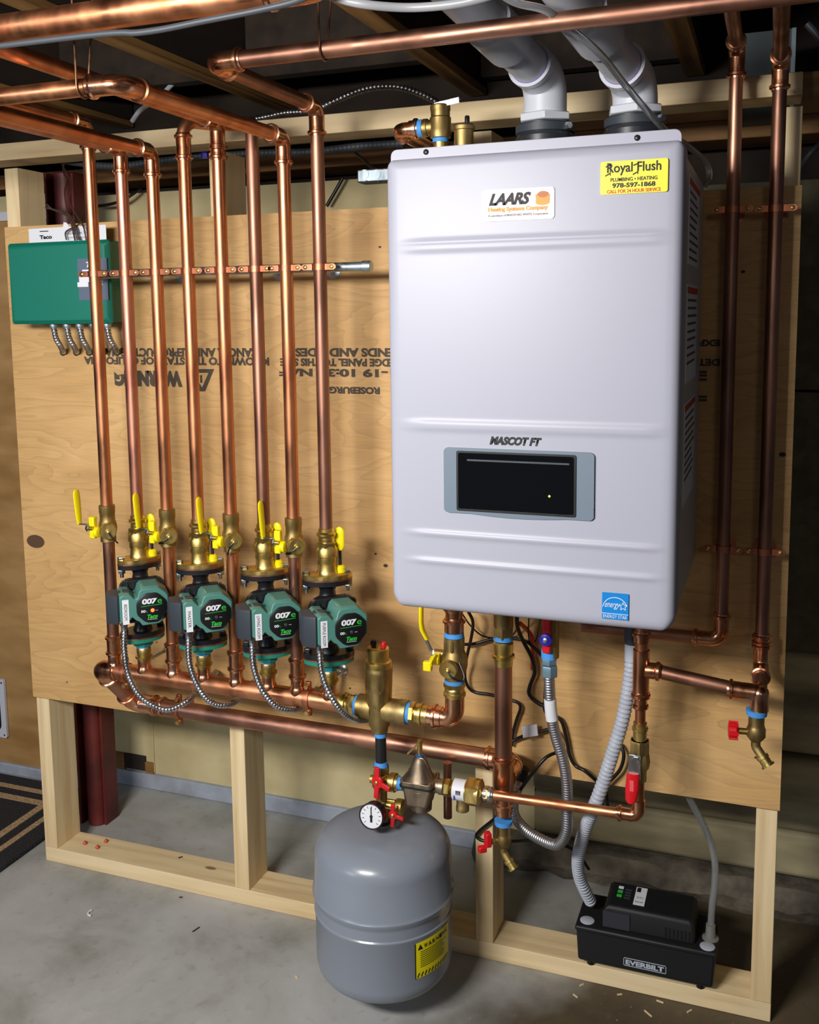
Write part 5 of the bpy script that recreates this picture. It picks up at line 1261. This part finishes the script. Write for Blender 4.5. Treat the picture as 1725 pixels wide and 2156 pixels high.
mc = MB().rings(R).build('motor_cover', PUMPBLK, t, bevel=.005, seg=3)
gm = mat('dark_grey_moulding', (44, 46, 54), 0.6)
MB().box((px0+.052, .0105, pz1+.004), (px0+.105, .0150, pz1+.038)).build('grey_panel', gm, mc)
for k in range(7): MB().box((px1-.098+.0075*k, .0108, pz1+.006), (px1-.095+.0075*k, .0150, pz1+.026)).build('vent_rib', CAST, mc)
for px, py in ((1237, 1937), (1490, 1992)):
    q = atz(px, py, pz1+.003); MB().lathe((q.x, max(q.y, .016), pz1+.001), Z, [(0, .0145), (.0018, .0145), (.0030, .0125)], 30).build('plug_cap', CGREY, t)
zt3 = pz1+.0485
q = atz(1327, 1882, zt3)
lb = MB().box((px0+.108, .035, zt3-.0010), (px0+.130, .098, zt3+.0004)).build('white_label', WHITE, mc)
text('(UL)', V(px0+.119, .060, zt3+.0005), X, Y, .012, .006, INK, lb); text('Intertek', V(px0+.119, .045, zt3+.0005), X, Y, .015, .005, INK, lb)
MB().box((px0+.110, .080, zt3), (px0+.118, .096, zt3+.0006)).build('printed_block', INK, lb)
for k in range(3): MB().box((px0+.073, .052+.015*k, zt3-.0005), (px0+.083, .060+.015*k, zt3+.0005)).build('printed_symbol', GREENINK if k < 2 else WHITE, mc)
for k in range(4): MB().box((px0+.088, .050+.010*k, zt3-.0005), (px0+.100, .054+.010*k, zt3+.0005)).build('printed_line', DGREY, mc)
for xx in (px0+.028, px1-.028):
    for yy in (.020, dpt-.030): MB().lathe((xx, yy, T), Z, [(0, .0085), (.012, .0085), (.014, .011)], 18).build('foot', BLACK, t)
a, b = at(1313, 2027, .001), at(1403, 2042, .001); c = V((a.x+b.x)/2, -.0008, (a.z+b.z)/2+.001); wd = b.x-a.x
fr2 = MB(); hh = .0085
for lo, hi in (((-wd/2, hh-.0012), (wd/2, hh)), ((-wd/2, -hh), (wd/2, -hh+.0012)), ((-wd/2, -hh), (-wd/2+.0012, hh)), ((wd/2-.0012, -hh), (wd/2, hh))):
    fr2.box((c.x+lo[0], -.0008, c.z+lo[1]), (c.x+hi[0], .001, c.z+hi[1]))
SILV = mat('silver_print', (176, 186, 196), 0.5)
fo = fr2.build('plate_border', SILV, t)
text('EVERBILT', c, X, Z, wd*.9, hh*1.25, SILV, t, bold=.05)
q = at(1497, 1945, -.045)
MB().lathe((q.x, .045, pz1+.001), Z, [(0, .016), (.003, .016), (.005, .010), (.030, .009)], 24).build('outlet', mat('smoky_clear_plastic', (120, 120, 116), .3), t)
ct = thing('clear_tube', 'clear vinyl tube rising from the right end of the condensate pump', 'tube', (q.x, .045, pz1+.02))
pts = [at(1497, 1945, -.045)+Z*.012] + [at(*p) for p in [(1500, 1905, -.05), (1505, 1865, -.055), (1506, 1820, -.06), (1497, 1775, -.06), (1478, 1730, -.055), (1462, 1700, -.05), (1450, 1675, -.045), (1440, 1640, -.045)]]
pts[0] = V(q.x, .045, pz1+.012)
MB().path(spline(pts, 8), .0066, 14).build('tube', CLEAR, ct)

# ================================================================== zone controller cabinet
dz_ = .088; a, b = at(11, 512, dz_), at(234, 680, dz_)
zx0, zx1, zz0, zz1 = a.x, b.x, at(120, 682, dz_).z, at(120, 508, dz_).z
t = thing('control_cabinet', 'green metal control cabinet on the plywood behind the leftmost risers', 'cabinet', ((zx0+zx1)/2, 0, zz0))
MB().box((zx0+.004, -.076, zz0+.002), (zx1-.002, 0, zz1-.002)).build('back_box', TEALBOX, t, bevel=.002)
R = []; w2, h2, cx, cz = (zx1-zx0)/2, (zz1-zz0)/2, (zx0+zx1)/2, (zz0+zz1)/2
for yy, k in ((-.0755, 0), (-.080, 0), (-.088, .008)):
    R.append([V(cx+u, yy, cz+v_) for u, v_ in rrect(2*w2-2*k, 2*h2-2*k, .007, 3)])
cv = MB().rings(R).build('cover', TEALBOX, t)
l0, l1 = at(163, 545, .0885), at(229, 631, .0885)
lb = MB().box((l0.x, -.0895, l1.z), (l1.x, -.0878, l0.z)).build('grey_label', GREYLABEL, t)
lx = (l0.x+l1.x)/2
text('Taco', V(lx+.004, -.0896, l0.z-.013), X, Z, .038, .012, WHITE, lb, bold=.04, shear=.3)
MB().box((l0.x+.012, -.0900, l0.z-.028), (l0.x+.050, -.0894, l0.z-.0235)).build('white_line', WHITE, lb)
MB().box((l0.x+.003, -.0900, l0.z-.050), (l0.x+.034, -.0894, l0.z-.038)).build('white_panel', WHITE, lb)
MB().box((l0.x-.002, -.0902, l0.z-.060), (l0.x+.026, -.0894, l0.z-.050)).build('white_panel', WHITE, lb)
for k in range(4): MB().lathe((l1.x-.014, -.0894, l0.z-.036-.0065*k), -Y, [(0, .0013), (.0006, .0013)], 8).build('indicator_dot', WHITE, lb)
pg = thing('instruction_sheet', 'white folded instruction sheet tucked behind the top of the green cabinet', 'paper', (cx, -.02, zz1))
a, b = at(61, 505, .05), at(224, 505, .05); zt4 = at(140, 478, .05).z
MB().prism([(a.x, zz1-.02), (b.x, zz1-.02), (b.x, zt4+.001), (a.x, zt4)], (0, -.049, 0), X, Z, -Y, 0, .0006).build('sheet', WHITE, pg)
c = at(137, 474, .046); MB().prism([(c.x-.009, zt4-.01), (c.x+.018, zt4-.01), (c.x+.004, zt4+.010), (c.x-.004, zt4+.011)], (0, -.045, 0), X, Z, -Y, 0, .0006).build('sheet', WHITE, pg)
c = at(96, 499, .0505); text('Taco', V(c.x, -.0497, c.z), X, Z, .034, .009, INK, pg, bold=.05)
c = at(165, 490, .0505); text('Instruction Sheet', V(c.x, -.0497, c.z), X, Z, .072, .0060, INK, pg)
c = at(165, 500, .0505); text('Wiring Guide', V(c.x, -.0497, c.z), X, Z, .050, .0042, INK, pg)
c = at(92, 487, .0505); MB().box((c.x-.012, -.0499, c.z-.001), (c.x+.012, -.0494, c.z+.001)).build('printed_line', INK, pg)
for k, px in enumerate((113, 141, 168, 196, 226)):
    o = thing('flexible_conduit', 'short armoured conduit curling from under the green cabinet, ' + ['leftmost', 'second from left', 'middle one', 'fourth from left, behind the first riser', 'rightmost'][k], 'conduit', at(px, 686, .06), 0, 'armoured conduits under the green cabinet')
    P_ = [at(px, 688, .06), at(px+5, 712, .055), at(px+14, 728, .04), at(px+19, 738, .02), at(px+21, 741, .0)]
    mb = MB(); ribbed(mb, P_, .0058); mb.build('armour', FLEX, o)
    q = at(px, 686, .06); MB().lathe(V(q.x, q.y, zz0-.010), Z, [(0, .0075), (.004, .0095), (.010, .0095)], 16).build('connector', GALV, o)
    q = at(px+20, 741, 0); MB().lathe(V(q.x, 0, q.z), -Y, [(0, .009), (.0012, .009)], 20).build('drilled_hole', BLACK, o)
for k, pts in enumerate([[(168, 505, .06), (158, 485, .06), (150, 465, .05), (138, 452, .0), (110, 440, -.05), (97, 428, -.12)],
                         [(164, 505, .06), (160, 480, .06), (148, 455, .04), (128, 445, -.02), (96, 437, -.1)],
                         [(158, 506, .06), (150, 470, .05), (141, 440, .02), (136, 405, .0), (141, 380, -.05), (133, 360, -.1), (138, 330, -.12)],
                         [(182, 508, .06), (176, 478, .06), (160, 450, .03), (146, 425, .0), (150, 395, -.03), (146, 375, -.06), (130, 345, -.12)],
                         [(140, 505, .06), (138, 490, .06), (148, 482, .06), (158, 478, .05), (170, 468, .04), (175, 460, .0)]]):
    cable('thin brown thermostat wire rising from the green cabinet, ' + ['turning left to the stud', 'bending flat to the left', 'climbing highest', 'climbing right of the others', 'curling at its foot'][k], pts, .0018 if k > 1 else .0022, WIRE, 'thermostat_wire', 'wire', 'thermostat wires above the green cabinet')

# ================================================================== overhead and background
xx0 = -.9
tp = thing('overhead_pipe', 'very thick copper pipe running level at the top left', 'pipe', at(300, 40, .75))
a, b = at(0, 62, .75), at(610, 8, .75); zc_ = (a.z+b.z)/2
MB().cyl(V(xx0, -.75, a.z), V(b.x, -.75, a.z), .0185, n=28).build('pipe', COPPER, tp)
MB().path(fillet([V(b.x-.02, -.75, a.z), V(b.x+.05, -.75, a.z), V(b.x+.06, -.9, a.z+.004)], .035, 8), .0205, 28).build('elbow', COPPER_FIT, tp)
mb = MB(); sleeve(mb, V(b.x-.03, -.75, a.z), X, .0185, .026); mb.build('socket', COPPER_FIT, tp)
za = a.z
o = MB().path(spline([V(-.8, -.772, za-.022), V(.1, -.772, za-.026), at(120, 82, .775), at(300, 68, .775), at(430, 44, .775), at(560, 18, .775), at(640, -4, .78), at(700, -40, .8)], 8), .0040, 12).build('grey_cable', GREYCABLE)
tag(o, 'dark grey cable slung under the thick copper pipe at the top left', 'cable')
o = MB().path(spline([at(690, -10, .74), at(760, 8, .74), at(860, 16, .72), at(960, 8, .72), at(1040, -12, .72), at(1100, -40, .72)], 8), .0052, 12).build('grey_cable', mat('light_grey_cable', (150, 152, 156), .35))
tag(o, 'light grey cable sagging into the top edge left of the vent pipes', 'cable')
o = MB().path(spline([V(at(1000, -60, .60).x, -.60, at(1000, -60, .6).z), at(1075, 0, .58), at(1150, 22, .55), at(1203, 62, .505), at(1262, 112, .45), at(1316, 178, .35), at(1362, 232, .275), at(1405, 278, .20), at(1452, 310, .10), at(1487, 342, .03), at(1494, 372, .02), at(1484, 392, .012)], 10), .0052, 16).build('clear_tube', CLEAR)
tag(o, 'clear vinyl tube crossing in front of the right vent pipe', 'tube')
# hanger wires
def hang(label, x_, y_, z_, r, top):
    mb = MB(); Q = [V(x_-.003, y_-r*.9, top), V(x_-.001, y_-r*1.02, z_+.02)] + [V(x_, y_+(r+.002)*math.sin(a_), z_+(r+.002)*-math.cos(a_)) for a_ in [-PI/2+PI*j/10 for j in range(11)]] + [V(x_+.001, y_+r*1.02, z_+.02), V(x_+.003, y_+r*.9+.03, top)]
    return tag(mb.path(Q, .0016, 8).build('pipe_hanger', HANGER), label, 'hanger', 'wire pipe hangers')
hx1 = at(682, 90, .53).x; hang('wire hanger looped under the long copper pipe', hx1, -.530, 1.7355, RR, 1.90)
hx2 = at(175, 185, .662).x; hang('wire hanger looped under the left copper pipe', hx2, -.662, 1.685, RR, 1.90)
# armoured cable arching over the top plate
mb = MB(); ribbed(mb, [at(*p) for p in [(470, 256, -.10), (540, 250, -.06), (600, 238, -.05), (660, 233, -.04), (700, 215, -.04), (760, 190, -.06), (810, 182, -.08), (860, 188, -.10), (918, 214, -.13), (940, 240, -.16)]], .0062, .008)
tag(mb.build('armoured_cable', FLEX), 'armoured steel cable arching above the pine top plate', 'cable')
mb = MB(); ribbed(mb, [at(*p) for p in [(90, 332, -.14), (230, 350, -.14), (330, 340, -.14), (430, 328, -.14), (560, 322, -.14), (650, 320, -.14), (760, 308, -.14), (850, 302, -.14)]], .0080, .010, .06)
tag(mb.build('grey_conduit', GREYCABLE), 'dark grey flexible conduit running under the top plate between the studs', 'conduit')
q = at(432, 333, -.125); tag(MB().hexn(q, Z, .020, .009).build('blue_bushing', DKBLUE), 'small glossy blue bushing on the dark conduit between two risers', 'bushing')
# junction box
a, b = at(752, 385, -.06), at(830, 352, -.06)
t = thing('junction_box', 'small grey metal junction box half hidden behind the boiler top left', 'box', ((a.x+b.x)/2, .06, a.z))
MB().box((a.x, .06, a.z), (b.x+.03, .10, b.z)).build('box', GALV, t, bevel=.003)
for k, px in enumerate((768, 793, 818)):
    q = at(px, 369, -.06); MB().lathe((q.x, .06, q.z+.002), -Y, [(0, .0095), (.0012, .0095)], 22).build('knockout', GALV, t)
    MB().lathe((q.x+.004, .0595, q.z-.012), -Y, [(0, .0020), (.0008, .0020)], 8).build('screw_hole', BLACK, t)
cable('black cable slanting down from the top plate to the junction box', [(748, 322, -.12), (765, 335, -.10), (780, 350, -.08), (800, 360, -.07)], .0032, CABLE, 'black_cable', 'cable')
cable('black cable hanging diagonally behind the rightmost riser', [(722, 375, -.40), (705, 405, -.40), (688, 434, -.40)], .0045, CABLE, 'black_cable', 'cable')
cable('black cable drooping along the back wall behind the second riser', [(170, 430, -.38), (205, 434, -.36), (250, 425, -.36), (285, 405, -.38), (298, 392, -.40)], .0040, CABLE, 'black_cable', 'cable')
cable('white cable slanting up between the joists behind the left pipes', [(278, 256, -.25), (292, 236, -.25), (310, 222, -.28), (340, 200, -.30), (370, 170, -.33)], .0060, PVC, 'white_cable', 'cable')
# grey sheet metal box at upper right
a, b = at(1565, 160, -.30), at(1668, 60, -.30)
t = thing('duct_box', 'grey sheet metal box between the two right-hand pipes near the ceiling', 'box', ((a.x+b.x)/2, .30, a.z))
MB().box((a.x-.02, .30, a.z-.08), (b.x, .42, b.z)).build('panel', mat('dull_sheet_metal', (104, 112, 112), .6, .3), t)
MB().box((b.x, .295, a.z-.08), (b.x+.008, .42, b.z)).build('flange', GALV, t)
cable('grey cable slanting across the dark corner at the right edge', [(1740, 290, -.30), (1705, 325, -.30), (1680, 360, -.32)], .0060, GREYCABLE, 'grey_cable', 'cable')
cable('dark armoured cable curving in the top right corner', [(1700, 50, -.10), (1722, 75, -.10), (1745, 110, -.1)], .0065, GREYCABLE, 'grey_cable', 'cable')

# wire nuts and floor litter
ON = mat('orange_wire_nut', (206, 84, 52), 0.5)
for k, (px, py) in enumerate(((178, 1778), (204, 1787), (222, 1774))):
    q = atz(px, py, T); r = .0042
    o = MB().lathe((q.x, q.y, T), V(.3, .2, 1), [(0, r*.9), (.003, r*1.3), (.0055, r), (.009, r*.7)], 10).build('wire_nut', ON)
    tag(o, 'small orange wire nut on the bottom plate, ' + ['leftmost with a wire stub', 'nearest the front edge', 'rightmost of three'][k], 'wire nut', 'orange wire nuts on the bottom plate')
q = atz(197, 1924, 0)
o = MB().path([V(q.x+.012*math.cos(a_), q.y+.012*math.sin(a_)*1.0, .003) for a_ in [2.6+2.3*j/12 for j in range(13)]], .0022, 8).build('plastic_offcut', WHITE)
tag(o, 'white curled plastic offcut on the concrete floor at lower left', 'offcut')
for k, (px, py, L, an, m) in enumerate(((413, 1958, .020, 1.3, WIRE), (381, 1890, .008, .3, WIRE), (380, 1806, .010, .9, WIRE), (1212, 2098, .012, -.6, PINE_X), (1365, 2135, .020, -.7, PINE_X), (1305, 2095, .010, .5, PINE_X), (1452, 2130, .012, .9, PINE_X), (1390, 2110, .014, -.2, PINE_X), (625, 2058, .009, -.5, PINE_X), (1225, 2075, .010, .9, PINE_X))):
    q = atz(px, py, 0); 
    if k == 2: q = atz(px, py, T)
    o = MB().obox(q+Z*.0012, V(math.cos(an), math.sin(an), 0)*L/2, V(-math.sin(an), math.cos(an), 0)*.0012, Z*.0011).build('wood_splinter', m)
    tag(o, ['dark splinter on the floor left of the grey tank', 'tiny dark splinter near the bottom plate at left', 'dark splinter lying on the bottom plate near the second stud', 'pale wood chip on the floor below the condensate pump left end', 'long pale wood chip on the dark floor below the pump', 'pale wood chip between two larger chips below the pump', 'pale wood chip on the floor near the bottom right corner', 'pale wood chip right under the pump lettering', 'tiny pale chip on the floor just left of the grey tank base', 'pale wood chip nearest the plate under the pump left end'][k], 'wood chip', 'splinters on the floor')
